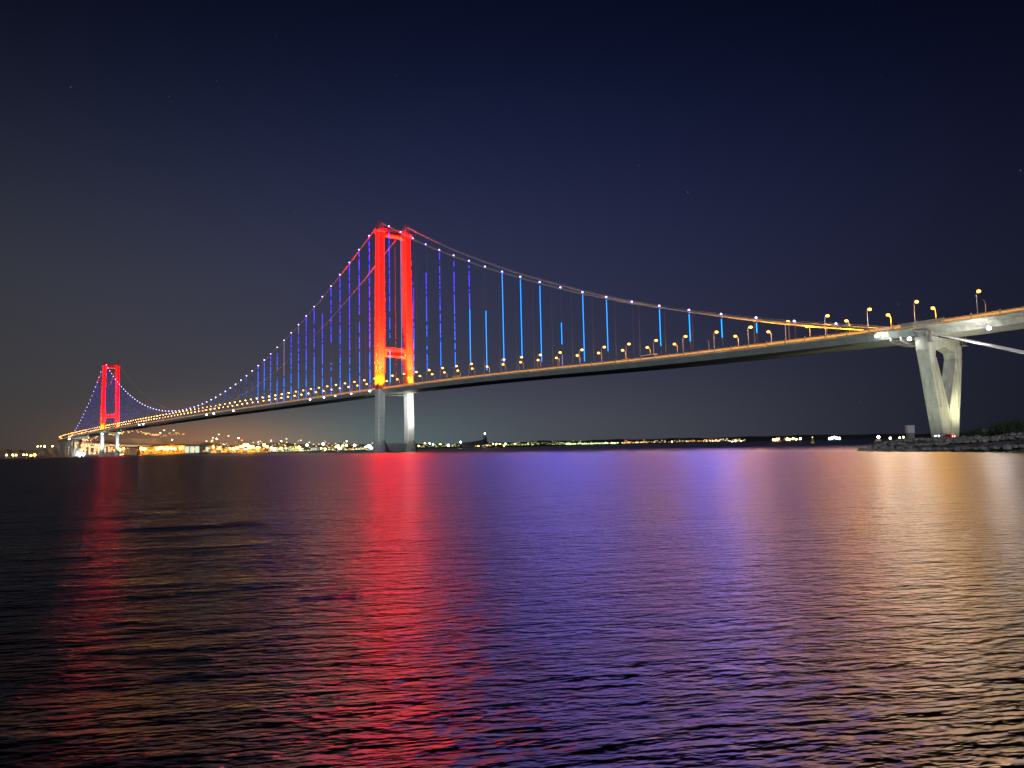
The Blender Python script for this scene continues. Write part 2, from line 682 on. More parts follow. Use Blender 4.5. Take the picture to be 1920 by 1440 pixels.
def build_tower(sx, which):
    t = empty("tower", (sx, 0, 0), 0, bridge)
    t["label"] = which
    for sgn in (1, -1):
        m = MB()
        for part in (((11, 9.6, 8.4), (40, 9.2, 8.1), (68, 9.0, 8.0)), ((68, 9.0, 8.0), (140, 8.4, 7.6), (243, 7.4, 7.0))):
            m.mi = 0 if part[0][0] < 20 else 1
            m.loft([rect_ring(0, sgn * leg_y(z), z, a, b, 0.8) for z, a, b in part], False)
        for z in range(24, 243, 12):          # welded segment joints
            k = (z - 11) / 232
            a, b = 9.6 - 2.2 * k, 8.4 - 1.4 * k
            m.mi = 0 if z < 68 else 1
            m.loft([rect_ring(0, sgn * leg_y(z), z - .12, a + .12, b + .12, .8), rect_ring(0, sgn * leg_y(z), z + .12, a + .12, b + .12, .8)])
        # recessed service rail on the shore face and lift track on the water face
        for z0 in (14, 76):
            z1 = 64 if z0 == 14 else 238
            m.mi = 0 if z0 == 14 else 1
            m.loft([[(-4.95 + .9 * (z - 11) / 232, sgn * leg_y(z) + q, z) for q in (-.45, .05)] + [(-4.45 + .9 * (z - 11) / 232, sgn * leg_y(z) + q, z) for q in (.05, -.45)] for z in (z0, z1)])
        m.build("leg", [M_STEEL, M_STEELR], t)
        h = MB()                              # saddle housing on the leg head
        y = sgn * leg_y(247)
        h.loft([rect_ring(0, y, 242.5, 10.8, 9.6, 1.0), rect_ring(0, y, 244.0, 10.8, 9.6, 1.0)])
        h.loft([rect_ring(0, y, 244.0, 8.6, 6.4, .5), rect_ring(0, y, 249.5, 8.2, 6.2, .5), rect_ring(0, y, 254.2, 4.6, 4.2, .5), rect_ring(0, y, 256.0, 2.6, 2.6, .3)])
        for k in range(10):
            a = 2 * math.pi * k / 10
            h.box((5.2 * math.cos(a), y + 4.6 * math.sin(a), 244.6), (.14, .14, 1.3))
        h.build("saddle_housing", M_STEELR, t)
        p = MB()                              # flared concrete pedestal standing in the water
        rr = []
        for z, rad in ((-3, 9.6), (1.5, 9.3), (4, 8.7), (8, 7.2), (11.2, 6.6), (11.2, 6.0), (12.2, 6.0)):
            rr.append([(rad * math.cos(2 * math.pi * (j + .5) / 12), sgn * 18.3 + rad * .95 * math.sin(2 * math.pi * (j + .5) / 12), z) for j in range(12)])
        p.loft(rr)
        p.build("pedestal", M_CONC, t)
    b = MB()
    b.loft([[(x, y, z) for x, z in ((-4.4, -3), (4.4, -3), (4.4, 8.6), (3.4, 9.4), (-3.4, 9.4), (-4.4, 8.6))] for y in (-13, 13)])
    for k in range(9):
        b.box((-3.3, -12 + 3 * k, 10.0), (.15, .15, 1.2))
    b.box((-3.3, 0, 10.6), (.1, 24, .1))
    b.build("tie_beam", M_CONC, t)
    for z0, z1, hx in ((104.5, 112.5, 5.4), (239.6, 246.5, 5.0)):
        c = MB()
        y0 = leg_y((z0 + z1) / 2) - 3.4
        c.loft([[(x, y, z) for x, z in ((-hx / 2, z0), (hx / 2, z0), (hx / 2, z1), (-hx / 2, z1))] for y in (-y0, y0)])
        for sg in (1, -1):                   # haunches against the legs
            ys = [sg * y0, sg * (y0 - 3.2)]
            c.loft([[(-hx / 2 - .25, ys[0], z0 - 2.0), (-hx / 2 - .25, ys[1], z0 + .0), (-hx / 2 - .25, ys[1], z1 + .4), (-hx / 2 - .25, ys[0], z1 + .8)],
                    [(hx / 2 + .25, ys[0], z0 - 2.0), (hx / 2 + .25, ys[1], z0 + .0), (hx / 2 + .25, ys[1], z1 + .4), (hx / 2 + .25, ys[0], z1 + .8)]])
        c.box((-hx / 2 - .5, 0, z0 + .7), (1.0, 2 * y0 - 6.6, .3))
        for k in range(12):
            c.box((-hx / 2 + .2, -y0 + 2 + (2 * y0 - 4) * k / 11, z1 + .6), (.1, .1, 1.1))
        c.box((-hx / 2 + .2, 0, z1 + 1.15), (.1, 2 * y0 - 4, .1))
        c.build("crossbeam", M_STEELR, t)
    br = MB()                                # deck bearing brackets between leg and girder
    zz = road_z(sx) - 7.2
    for sg in (1, -1):
        br.loft([[(-3.5, sg * 14.4, zz), (3.5, sg * 14.4, zz), (3.0, sg * 11.5, zz + .6), (-3.0, sg * 11.5, zz + .6)],
                 [(-3.5, sg * 14.4, zz + 1.6), (3.5, sg * 14.4, zz + 1.6), (3.0, sg * 11.5, zz + 1.6), (-3.0, sg * 11.5, zz + 1.6)]])
    br.box((0, 0, zz + .2), (2.2, 23.4, .5))
    br.build("bearing_bracket", M_CONC_D, t)
    return t


T1 = build_tower(0, "near tower, its legs glowing from yellow at the road to deep red")
T2 = build_tower(1550, "far tower, small and saturated red")

# -------- main cables
for sgn in (1, -1):
    m = MB()
    ss = [-760, -720, -686, -640, -600, -566] + list(np.arange(-550, 0, 12.5)) + [0] + list(np.arange(12.5, 1550, 12.5)) + [1550] + list(np.arange(1562.5, 2112, 12.5)) + [2116, 2200, 2236]
    m.tube([(s, sgn * (cable_y(s) if -566 < s < 2116 else 17.2), cable_z(s)) for s in ss], 0.46, 8)
    for s in np.arange(-521, 2080, 25):      # clamps
        if min(abs(s), abs(s - 1550)) < 10:
            continue
        t_ = cable_z(s + 1) - cable_z(s - 1)
        m.tube([(s - .9, sgn * cable_y(s), cable_z(s) - .9 * t_ / 2), (s + .9, sgn * cable_y(s), cable_z(s) + .9 * t_ / 2)], 0.62, 8)
    m.build("main_cable", M_CABLE, bridge, True)
    w = MB()                                 # hand ropes above the cable
    for off in (-.55, .55):
        w.tube([(s, sgn * (cable_y(s) if -566 < s < 2116 else 17.2) + off, cable_z(s) + 1.25) for s in ss[5:-3]], 0.05, 4)
    w.build("hand_rope", M_CABLE, bridge)

# -------- hangers with LED lines (near plane lit, far plane dark but for a few)
NEAR_LED = {  # station: list of (z_low, z_high, kind)
    -21: [(74, 108, 'c'), (122, 238, 'b')], -46: [(81, 226, 'p')], -71: [(78, 178, 'b')], -96: [(81, 178, 'b')],
    -121: [(80, 193, 'b')], -146: [(78, 179, 'b')], -171: [(79, 170, 'm')], -196: [(71, 124, 'c')], -221: [(75, 153, 'c')],
    -246: [(77, 143, 'c')], -271: [(71, 133, 'c')], -296: [(65, 74, 'p'), (82, 99, 'c')], -321: [(66, 117, 'c')],
    -346: [(71, 109, 'c')], -371: [], -396: [(69, 94, 'c')], -421: [(69, 87, 'c')], -446: [(68.5, 80, 'c')], -471: [(68, 74, 'c')],
}
hang_main, hang_rest = [], MB()
strip_by = []
stations = [s for s in range(-521, 0, 25)] + [s for s in range(25, 1550, 25)] + [s for s in range(1571, 2092, 25)]
rest_h, rest_s = MB(), MB()
rest_far = MB()
nled = 0
KM = {'b': E_STRIP, 'c': E_STRIP_C, 'p': E_STRIP_W}
for s in stations:
    zc, yy = cable_z(s), cable_y(s)
    zd = road_z(s) - 0.8
    if zc - zd < 1.5:
        continue
    # far plane: plain ropes
    for dx in (-.25, .25):
        rest_far.tube([(s + dx, -yy, zd), (s + dx, -yy, zc)], 0.07, 4, False)
    h = MB()
    for dx in (-.25, .25):
        h.tube([(s + dx, yy, zd), (s + dx, yy, zc)], 0.07, 4, False)
    h.box((s, yy, zd + .9), (.8, .4, 1.6))
    segs = []
    if s in NEAR_LED:
        segs = NEAR_LED[s]
    elif s < 0:
        segs = []
    elif s < 1550:
        lo, hi = zd + 2.5, zc - 1.0
        if hi - lo < 5:
            segs = []
        else:
            segs = [(lo, hi, 'b')]
        i = int(s // 25)
        if i == 2:
            segs = [(lo, 150, 'b'), (158, hi, 'b')]
        if i == 5:
            segs = [(lo, 92, 'b'), (100, 104, 'b'), (107, 110, 'b'), (hi - 70, hi, 'b')]
        if i == 6:
            segs = [(lo, hi - 20, 'b')]
        if i == 9:
            segs = [(lo, hi - 9, 'b'), (hi - 9, hi, 'p')]
        if i == 11:
            segs = [(lo, lo + 36, 'b'), (lo + 36, hi, 'p')]
        if i == 12:
            segs = [(lo, lo + 36, 'b'), (lo + 44, lo + 50, 'p'), (lo + 52, hi - 6, 'b')]
        if i == 14:
            segs = [(lo + 8, hi, 'b')]
    else:
        segs = [(zd + 2.5, zc - 1.5, 'b')] if zc - zd > 12 else []
    rad = 0.22 if s < 60 else (0.20 if s < 400 else 0.28)
    if segs and nled < 100:
        nled += 1
        ho = h.build("hanger", M_ROPE, bridge)
        st = MB()
        mats = [E_STRIP if s < 400 else E_STRIP_F, E_STRIP_C, E_STRIP_W]
        for a, b, k in segs:
            if k == 'm':
                mid = a + (b - a) * .55
                st.mi = 1
                st.tube([(s, yy + .45, a), (s, yy + .45, mid)], rad, 4)
                st.mi = 0
                st.tube([(s, yy + .45, mid), (s, yy + .45, b)], rad, 4)
            else:
                st.mi = {'b': 0, 'c': 1, 'p': 2}[k]
                st.tube([(s, yy + .45, a), (s, yy + .45, b)], rad if k != 'p' else rad * .75, 4)
        st.build("light_line", mats, ho)
    else:
        for dx in (-.25, .25):
            rest_h.tube([(s + dx, yy, zd), (s + dx, yy, zc)], 0.07, 4, False)
        for a, b, k in segs:
            rest_s.tube([(s, yy + .45, a), (s, yy + .45, b)], rad, 4)
if rest_h.v:
    ro = rest_h.build("hanger", M_ROPE, bridge)
    tag(ro, kind="stuff")
    if rest_s.v:
        rest_s.build("light_line", E_STRIP_F, ro)
fo = rest_far.build("hanger", M_ROPE, bridge)
tag(fo, kind="stuff")

NODE_P, STREET_P = 270000, 9000
# -------- violet lamps on the clamps of the near cable
base = MB()
base.mi = 0
base.tube([(0, 0, .3), (0, 0, 1.0)], .16, 6)
base.tube([(0, 0, .55), (0, 0, .80)], [.3, .85], 8)
base.mi = 1
base.ball((0, 0, 1.3), .62, seg=8, rg=5)
lamp_me = base.mesh("cable_lamp", [M_DARK, E_NODE])
lamp_mem = base.mesh("cable_lamp", [M_DARK, E_NODE_MID])
base2 = MB()
base2.mi = 1
base2.ball((0, 0, 1.3), .75, seg=6, rg=4)
base2.mi = 0
base2.tube([(0, 0, .3), (0, 0, .7)], .16, 4)
lamp_me2 = base2.mesh("cable_lamp", [M_DARK, E_NODE_FAR])
nl = 0
restl = MB()
for s in [q for q in range(-521, 0, 25)] + [q for q in range(25, 1550, 25)] + [q for q in range(1571, 2110, 25)]:
    zc = cable_z(s)
    if nl < 99:
        o = bpy.data.objects.new("cable_lamp", lamp_me if s < -30 else (lamp_mem if s < 330 else lamp_me2))
        COL.objects.link(o)
        o.parent = bridge
        o.location = (s, cable_y(s) + .5, zc - .2)
        if s < -30:
            nf = {-246: 1.3, -271: 1.5, -296: 1.6, -321: 1.5, -346: 1.3, -371: .6, -396: .5, -421: 1.5, -446: 1.6, -471: .4, -496: .3, -521: .3}.get(s, .7 if s < -150 else .35)
            bulb("violet_bulb_%02d" % int(nf * 10), o, (0, 0, 1.3), NODE_P * nf, (0.12, 0.15, 1.0), .74)
        elif s < 330:
            bulb("violet_bulb_dim", o, (0, 0, 1.3), NODE_P * .06, (0.16, 0.14, 1.0), .74)
        nl += 1
    else:
        restl.ball((s, cable_y(s) + .5, zc + 1.1), .75, seg=6, rg=4)
if restl.v:
    tag(restl.build("cable_lamp", E_NODE_FAR, bridge), kind="stuff")

# -------- transition piers (slender box legs meeting in a V, as deep as wide bases)


def v_pier(sx, zb, zt, parent, conc, sc_=1.0):
    m = MB()
    hx = 3.35 * sc_
    # outline in the Y-Z plane: outer polygon and the hexagonal opening
    out_ = [(-8.6, zb), (8.6, zb), (18.6, 45.2), (19.4, 46.6), (19.4, zt), (-19.4, zt), (-19.4, 46.6), (-18.6, 45.2)]
    k = (zt - 54.6)
    out_ = [(y, z + (k if z > 20 else 0)) for y, z in out_]
    inn = [(0.6, 17.0), (12.4, 44.6 + k), (11.8, 47.6 + k), (0, 50.2 + k), (-11.8, 47.6 + k), (-12.4, 44.6 + k), (-0.6, 17.0)]

    def poly(side, inset, x0, x1):
        """one solid leg: outer edge to inner edge, bevelled on the arris"""
        o = [(side * 8.6, zb), (side * 18.6, 45.2 + k), (side * 19.4, 46.6 + k), (side * 19.4, zt)]
        i_ = [(side * 0.0, zb), (side * .6, 17.0), (side * 12.4, 44.6 + k), (side * 11.8, 47.6 + k)]
        return o, i_
    for side in (1, -1):
        o, i_ = poly(side, 0, 0, 0)
        lv = [zb, 17.0, 30.0, 44.6 + k, 47.6 + k]
        rings = []
        for z in lv:
            yo = np.interp(z, [p[1] for p in o], [abs(p[0]) for p in o])
            yi = np.interp(z, [p[1] for p in i_], [abs(p[0]) for p in i_])
            ch = 0.55
            yi2 = yi + ch if yi > .3 else yi
            rings.append([(sx - hx, side * (yi2), z), (sx - hx, side * (yo - ch), z), (sx - hx + ch, side * yo, z), (sx + hx - ch, side * yo, z),
                          (sx + hx, side * (yo - ch), z), (sx + hx, side * (yi2), z), (sx + hx - ch, side * yi, z), (sx - hx + ch, side * yi, z)])
        m.loft(rings)
        # the head block of the leg
        rings = []
        for z in (47.6 + k, zt):
            yo, yi = (19.4, 11.8)
            ch = .55
            rings.append([(sx - hx, side * yi, z), (sx - hx, side * (yo - ch), z), (sx - hx + ch, side * yo, z), (sx + hx - ch, side * yo, z), (sx + hx, side * (yo - ch), z), (sx + hx, side * yi, z)])
        m.loft(rings)
        # raised band down the shore face near both arrises
        for z0, z1 in ((18.0, 44.0 + k),):
            for w0, w1 in ((.10, .30), (.70, .90)):
                rg = []
                for z in (z0, z1):
                    yo = np.interp(z, [p[1] for p in o], [abs(p[0]) for p in o])
                    yi = np.interp(z, [p[1] for p in i_], [abs(p[0]) for p in i_])
                    rg.append([(sx - hx - .28, side * (yi + (yo - yi) * w0), z), (sx - hx - .28, side * (yi + (yo - yi) * w1), z), (sx - hx + .1, side * (yi + (yo - yi) * w1), z), (sx - hx + .1, side * (yi + (yo - yi) * w0), z)])
                m.loft(rg)
    # cap beam with the pointed soffit
    hx2 = hx - .45
    ring = lambda x: [(x, -11.8, zt - .02), (x, -11.8, 47.6 + k), (x, 0, 50.2 + k), (x, 11.8, 47.6 + k), (x, 11.8, zt - .02)]
    m.loft([ring(sx - hx2), ring(sx + hx2)])
    # footing
    m.box((sx, 0, zb - 1.6), (hx * 2 + 6, 24, 3.0))
    return m.build("transition_pier", conc, parent)


pier1 = v_pier(-566.2, 2.6, 53.6, bridge, M_CONC)
pier2 = v_pier(2116, 2.0, 57.0, bridge, M_CONC)
bb = MB()                                   # bearings, cable saddle blocks, brackets round the head
for s_, zt in ((-566, 53.6), (2116, 57.0)):
    for y in (-14.5, -9, 9, 14.5):
        bb.box((s_ - 2.2, y, zt + .45), (2.0, 1.8, .9))
        bb.box((s_ + 2.2, y, zt + .35), (2.0, 1.8, .7))
    for sg in (1, -1):
        bb.box((s_, sg * 17.4, zt + 1.2), (4.2, 2.4, 2.4))
        bb.box((s_ - 4.0, sg * 20.2, zt - 1.5), (1.0, 1.2, 3.4))
        bb.tube([(s_ - 5.2, sg * 20.6, zt - 3.0), (s_ - 5.2, sg * 20.6, zt + 3.0)], .22, 6)
        bb.box((s_ - 5.0, sg * 18.6, zt - 3.0), (2.2, 5.0, .25))
bb.build("pier_bearing", M_CONC_D, bridge)
vp = MB()                                   # low portal piers of the far approach
for s in range(2200, 3300, 70):
    p, d = axis_pt(s)
    n = Vector((-d.y, d.x))
    zt = road_z(s) - 6.7
    for sg in (1, -1):
        q = p + n * 8.5 * sg
        vp.box((q.x, q.y, (zt + 1) / 2), (3.2, 5.0, zt - 1), math.atan2(d.y, d.x))
    vp.box((p.x, p.y, zt - 1.2), (3.0, 24, 2.2), math.atan2(d.y, d.x))
vpo = vp.build("approach_pier", M_CONC_D, bridge)
# maintenance traveller slung under the girder beside the pier
tv = MB()
zg = road_z(-552) - 5.2
for y in range(-15, 16, 3):
    zz = zg - 2.6 + 1.6 * (y / 16.0) ** 2
    zz2 = zg - 2.6 + 1.6 * ((y + 3) / 16.0) ** 2
    for sx in (-554.5, -549.5):
        tv.tube([(sx, y, zz), (sx, y + 3, zz2)], .16, 5)
        tv.tube([(sx, y, zz + 1.3), (sx, y + 3, zz2 + 1.3)], .12, 5)
        tv.tube([(sx, y, zz), (sx, y + 3, zz2 + 1.3)], .09, 4)
    tv.box((-552, y + 1.5, (zz + zz2) / 2), (5.2, 3.0, .12))
for y in (-16, 16):
    for sx in (-554.5, -549.5):
        tv.tube([(sx, y, zg - 1.2), (sx, y, zg + 3.6)], .2, 6)
tv.build("maintenance_gantry", M_RAIL, bridge)
sp = MB()                                   # box wind screen on the parapet above the pier
for s0, s1, h in ((-576, -556, .45),):
    sp.loft([[(s, 18.3, road_z(s) + .1), (s, 18.7, road_z(s) + .1), (s, 18.7, road_z(s) + 1.5 + h), (s, 18.3, road_z(s) + 1.5 + h)] for s in (s0, s1)])
sp.build("expansion_joint_screen", M_CONC_D, bridge)

# -------- floods that colour the towers: four per leg at road level
RED = (1.0, 0.0004, 0.00006)
for tw in (T1, T2):
    sx = tw.location.x
    for sgn in (1, -1):
        y0 = sgn * 18.0
        for dx, dy, pw, tz in ((-13, 3.0, 1.0, 190), (13, 3.0, .8, 190), (1.5, 13, 1.0, 180), (-12, -9, .8, 200)):
            spot("tower_flood", (sx + dx, y0 + sgn * dy, road_z(sx) + 2.0), (sx, sgn * leg_y(tz), tz - 25), (1.1e9 if sx < 100 else 1.1e8) * pw, RED, 46, 1.0, 1.2)
        # warm wash low on the leg
        for dx, dy in ((-10, 2.5), (2.0, 12)):
            spot("tower_wash", (sx + dx, y0 + sgn * dy, road_z(sx) + 1.5), (sx, sgn * leg_y(86), 86), 4.0e5, (1.0, .36, .003), 70, 1.0, 1.0)
    for sgn in (1, -1):
        spot("beam_flood", (sx - 9, sgn * 5, 75), (sx, 0, 108), 3e6, RED, 60, .8, 1)
        spot("top_flood", (sx - 6, sgn * 9, 228), (sx, sgn * 2, 244), 8e4, RED, 110, .8, 1)

# ------------------------------------------------------------------ street lamps
def lamp_meshes(big):
    po = MB()
    po.mi = 0
    po.tube([(0, 0, 0), (0, 0, 6), (0, 0, 11.2), (0, -.5, 12.4), (0, -1.5, 13.0), (0, -2.4, 13.1)], [.16, .13, .10, .09, .08, .07] if big else [.22, .2, .16, .14, .12, .1], 6)
    po.box((0, 0, .35), (.5, .5, .7))
    he = MB()
    he.loft([[(-.28, -2.3, 13.25), (.28, -2.3, 13.25), (.28, -2.3, 13.02), (-.28, -2.3, 13.02)],
             [(-.42, -2.9, 13.32), (.42, -2.9, 13.32), (.42, -2.9, 13.0), (-.42, -2.9, 13.0)],
             [(-.34, -3.7, 13.22), (.34, -3.7, 13.22), (.34, -3.7, 13.02), (-.34, -3.7, 13.02)]])
    le = MB()
    le.mi = 0
    z = 12.98
    k = 1.55 if big else 1.9
    if big:
        le.ball((0, -3.05, z - .15), 1.0, .95, 1.15, .72, 8, 6)
    r0 = [(-.40 * k, -2.5, z), (.40 * k, -2.5, z), (.40 * k, -3.6, z), (-.40 * k, -3.6, z)]
    r1 = [(-.26 * k, -2.7, z - .42 * k), (.26 * k, -2.7, z - .42 * k), (.26 * k, -3.4, z - .42 * k), (-.26 * k, -3.4, z - .42 * k)]
    if not big:
        le.loft([r0, r1])
    return po, he, le


po, he, le = lamp_meshes(True)
ME_POST = po.mesh("post", M_POST)
ME_HEAD = he.mesh("lamp_head", M_DARK)
ME_LENS = le.mesh("lens", E_STREET)
ME_LENSN = le.mesh("lens", E_STREET_NEAR)
po, he, le = lamp_meshes(False)
far_l = MB()
for src, mi in ((po, 0), (he, 1), (le, 2)):
    far_l.mi = mi
    far_l.add(src.v, src.f)
ME_FARLAMP = far_l.mesh("street_lamp", [M_POST, M_DARK, E_STREET_FAR])
M_LENSOFF = mat("unlit_lens", (.3, .3, .3), .2)


def street_lamp(s, side, label, lit=True, far=False):
    p = at_deck(s, 16.9 * side, 0.0)
    _, d = axis_pt(s)
    rz = math.atan2(d.y, d.x) + (0 if side > 0 else math.pi)
    if far:
        o = bpy.data.objects.new("street_lamp", ME_FARLAMP)
        COL.objects.link(o)
        if s < 1550 and int(s / 24.7) % 2 == 0:
            bulb("sodium_bulb_far", o, (0, -3.05, 12.5), STREET_P * .6, (1.0, 0.42, 0.05), .9)
        o.location = p
        o.rotation_euler = (0, 0, rz)
    else:
        o = empty("street_lamp", p, rz)
        for nm, me in (("post", ME_POST), ("lamp_head", ME_HEAD), ("lens", ME_LENS)):
            if nm == "lens" and not lit:
                continue
            c = bpy.data.objects.new(nm, ME_LENSN if (nm == "lens" and s < -430) else me)
            COL.objects.link(c)
            c.parent = o
        if lit and s < -430:
            bulb("sodium_bulb_near" if s < -500 else "sodium_bulb_mid", o, (0, -3.05, 12.75), STREET_P * (7.0 if s < -500 else 3.0), (1.0, 0.40, 0.0), 1.3)
        elif lit:
            bulb("sodium_bulb" if s > -340 else "sodium_bulb_b", o, (0, -3.05, 12.75), STREET_P * (1.0 if s > -340 else 1.8), (1.0, 0.36, 0.01), 1.3)
    tag(o, label, "street lamp", "street lamps along the near edge of the bridge" if side > 0 else "street lamps along the far edge of the bridge")
    return o


near_s = [-591.4, -562.5, -538.2, -514.3, -489.7, -464.4, -439.2, -414.4, -388.9, -363.5, -338.8, -314.7, -289.6, -265.4, -241.0, -216.6, -192, -167.5, -143.0, -119.0, -94.5, -70, -45.5, -20.5]
far_s = [-583, -558.7, -534.7, -510.4, -485.3, -458.5, -433.5, -409.6, -381.9, -356, -330.9, -304.7, -279.8, -253.9, -229.5, -205.3, -179.2, -154, -129.3, -104.1, -79.6, -55.9, -31, -6.5]
cnt = {1: 0, -1: 0}
for side, lst in ((1, near_s), (-1, far_s)):
    row = "near" if side > 0 else "far"
    n = len(lst)
    for i, s in enumerate(lst):
        lit = not ((side == -1 and i in (0, 7)) or (side == 1 and i == 16))
        k = n - i
        st = "lit" if lit else "unlit"
        street_lamp(s, side, "%s street lamp on the %s parapet, %s lamp right of the near tower" % (st, row, ordinal(k)), lit)
    s = 19.5 if side > 0 else 18
    i = 0
    while s < 1545:
        i += 1
        street_lamp(s, side, "lit street lamp on the %s parapet, %s lamp left of the near tower" % (row, ordinal(i)), True, s > 260)
        s += 24.7
    i = 0
    s = 1568
    while s < 2760:
        i += 1
        street_lamp(s, side, "tiny lit street lamp on the %s parapet, %s beyond the far tower" % (row, ordinal(i)), True, True)
        s += 24.7

# ------------------------------------------------------------------ floodlights on the bridge edge
def floodlight(loc, aim, power, label, size=.8, colr=(1, .97, .9), angle=100):
    o = empty("floodlight", loc)
    tag(o, label, "floodlight", "white floodlights fixed to the bridge edge")
    m = MB()
    d = (Vector(aim) - Vector(loc)).normalized()
    q = Matrix.Rotation(math.atan2(CO.y - loc[1], CO.x - loc[0]), 3, 'Z')
    m.box((-.5, 0, 0), (.5, size * 2.2, size * 1.6))
    m.box((-.6, 0, size * 1.1), (.2, .3, size))
    m.v = [tuple(q @ Vector(v)) for v in m.v]
    m.build("housing", M_DARK, o)
    l_ = MB()
    l_.ball((.05, 0, 0), size * .8, .45, 1.15, .85, 8, 5)
    l_.v = [tuple(q @ Vector(v)) for v in l_.v]
    l_.build("lens", E_FLOOD if loc[0] < -500 else E_FLOOD_FAR, o)
    bulb("flood_bulb" if loc[0] < -500 else "flood_bulb_dim", o, (0, 0, 0), 46000 if loc[0] < -500 else 4000, (.95, .97, 1), 1.1)
    if power > 0:
        spot("flood_beam", loc, aim, power, colr, angle, .7, 1.0, None)
    return o


floodlight((-596.7, 19.6, 53.4), (-585, 8, 50), .3e5, "bright white floodlight under the deck right of the concrete pier", .9, angle=150)
floodlight((-561.2, 21.6, 52.6), (-566, 10, 10), .8e4, "bright white floodlight on the left shoulder of the concrete pier", .9, angle=150)
floodlight((-544.1, 19.8, 56.4), (-552, 0, 52), .9e4, "bright white floodlight on the deck edge above the maintenance gantry", .9, angle=150)
FL = [(21.2, "beside the near tower's left leg", 1.0), (67, "first left of the near tower's bright one, oval and dim", .7), (109.5, "second along the deck edge left of the near tower", .7),
      (141.2, "third along the deck edge left of the near tower, large oval", .9), (182.9, "fourth along the deck edge left of the near tower", .8),
      (479.5, "alone on the deck edge midway between the towers", 1.1), (580, "right one of the close pair near midspan", 1.3),
      (620, "left one of the close pair near midspan", 1.3), (1080, "right one of the pair nearer the far tower", 1.5), (1120, "left one of the pair nearer the far tower", 1.5)]
for s, w, sz in FL:
    floodlight(tuple(at_deck(s, 19.2, -1.3)), (s, 19, 0), 0, "white floodlight " + w, sz * .8)
floodlight((1540, 20, 60), (1550, 18, 20), 2.5e5, "white floodlight below the deck on the far tower's left leg", 1.8, angle=120)
floodlight((1530, -19, 62), (1550, -18, 20), 2.5e5, "white floodlight below the deck on the far tower's right leg", 1.8, angle=120)
floodlight((2090, 20, 58), (2116, 10, 20), 3e5, "white floodlight under the deck at the far transition pier", 1.8, angle=130)
# beams that wash the near tower's grey shafts and the pier faces
spot("shaft_flood", (-45, 10, 60), (0, -18, 44), 2.6e5, (.95, 1, .88), 70, .9, 1.5)
spot("shaft_flood", (-34, -32, 30), (0, -18, 52), 1.0e5, (.95, 1, .88), 90, .9, 1.5)
spot("shaft_flood", (-60, 60, 15), (0, 18, 38), 6e4, (.75, .95, .85), 60, .9, 1.5)
for s2 in (1550,):
    for sg in (1, -1):
        spot("shaft_flood", (s2 - 40, sg * 30, 12), (s2, sg * 18, 40), 2.2e5, (.85, 1, .9), 60, .9, 1.5)
spot("pier_flood", (-610, 3, 4.5), (-568, -3, 30), .75e5, (1.0, .95, .62), 75, .9, 1.0)
spot("pier_flood", (-600, 25, 4.5), (-568, 8, 38), 0.25e5, (1.0, .95, .70), 90, .9, 1.0)
spot("pier_flood", (-590, 0, 14), (-562, -8, 20), 0.35e5, (1.0, .96, .55), 60, .9, .6)
spot("pier_flood", (-556, 55, 6), (-564, 14, 36), .4e5, (.80, .95, .78), 80, .9, 1.0)
spot("cable_flood", (-592, 24, 44), (-585, 17, 52), 1.2e4, (1, 1, .95), 120, .9, 1.0)
spot("approach_flood", (-600, 40, 10), (-610, 12, 55), .45e5, (1, .98, .85), 110, .9, 1.0)

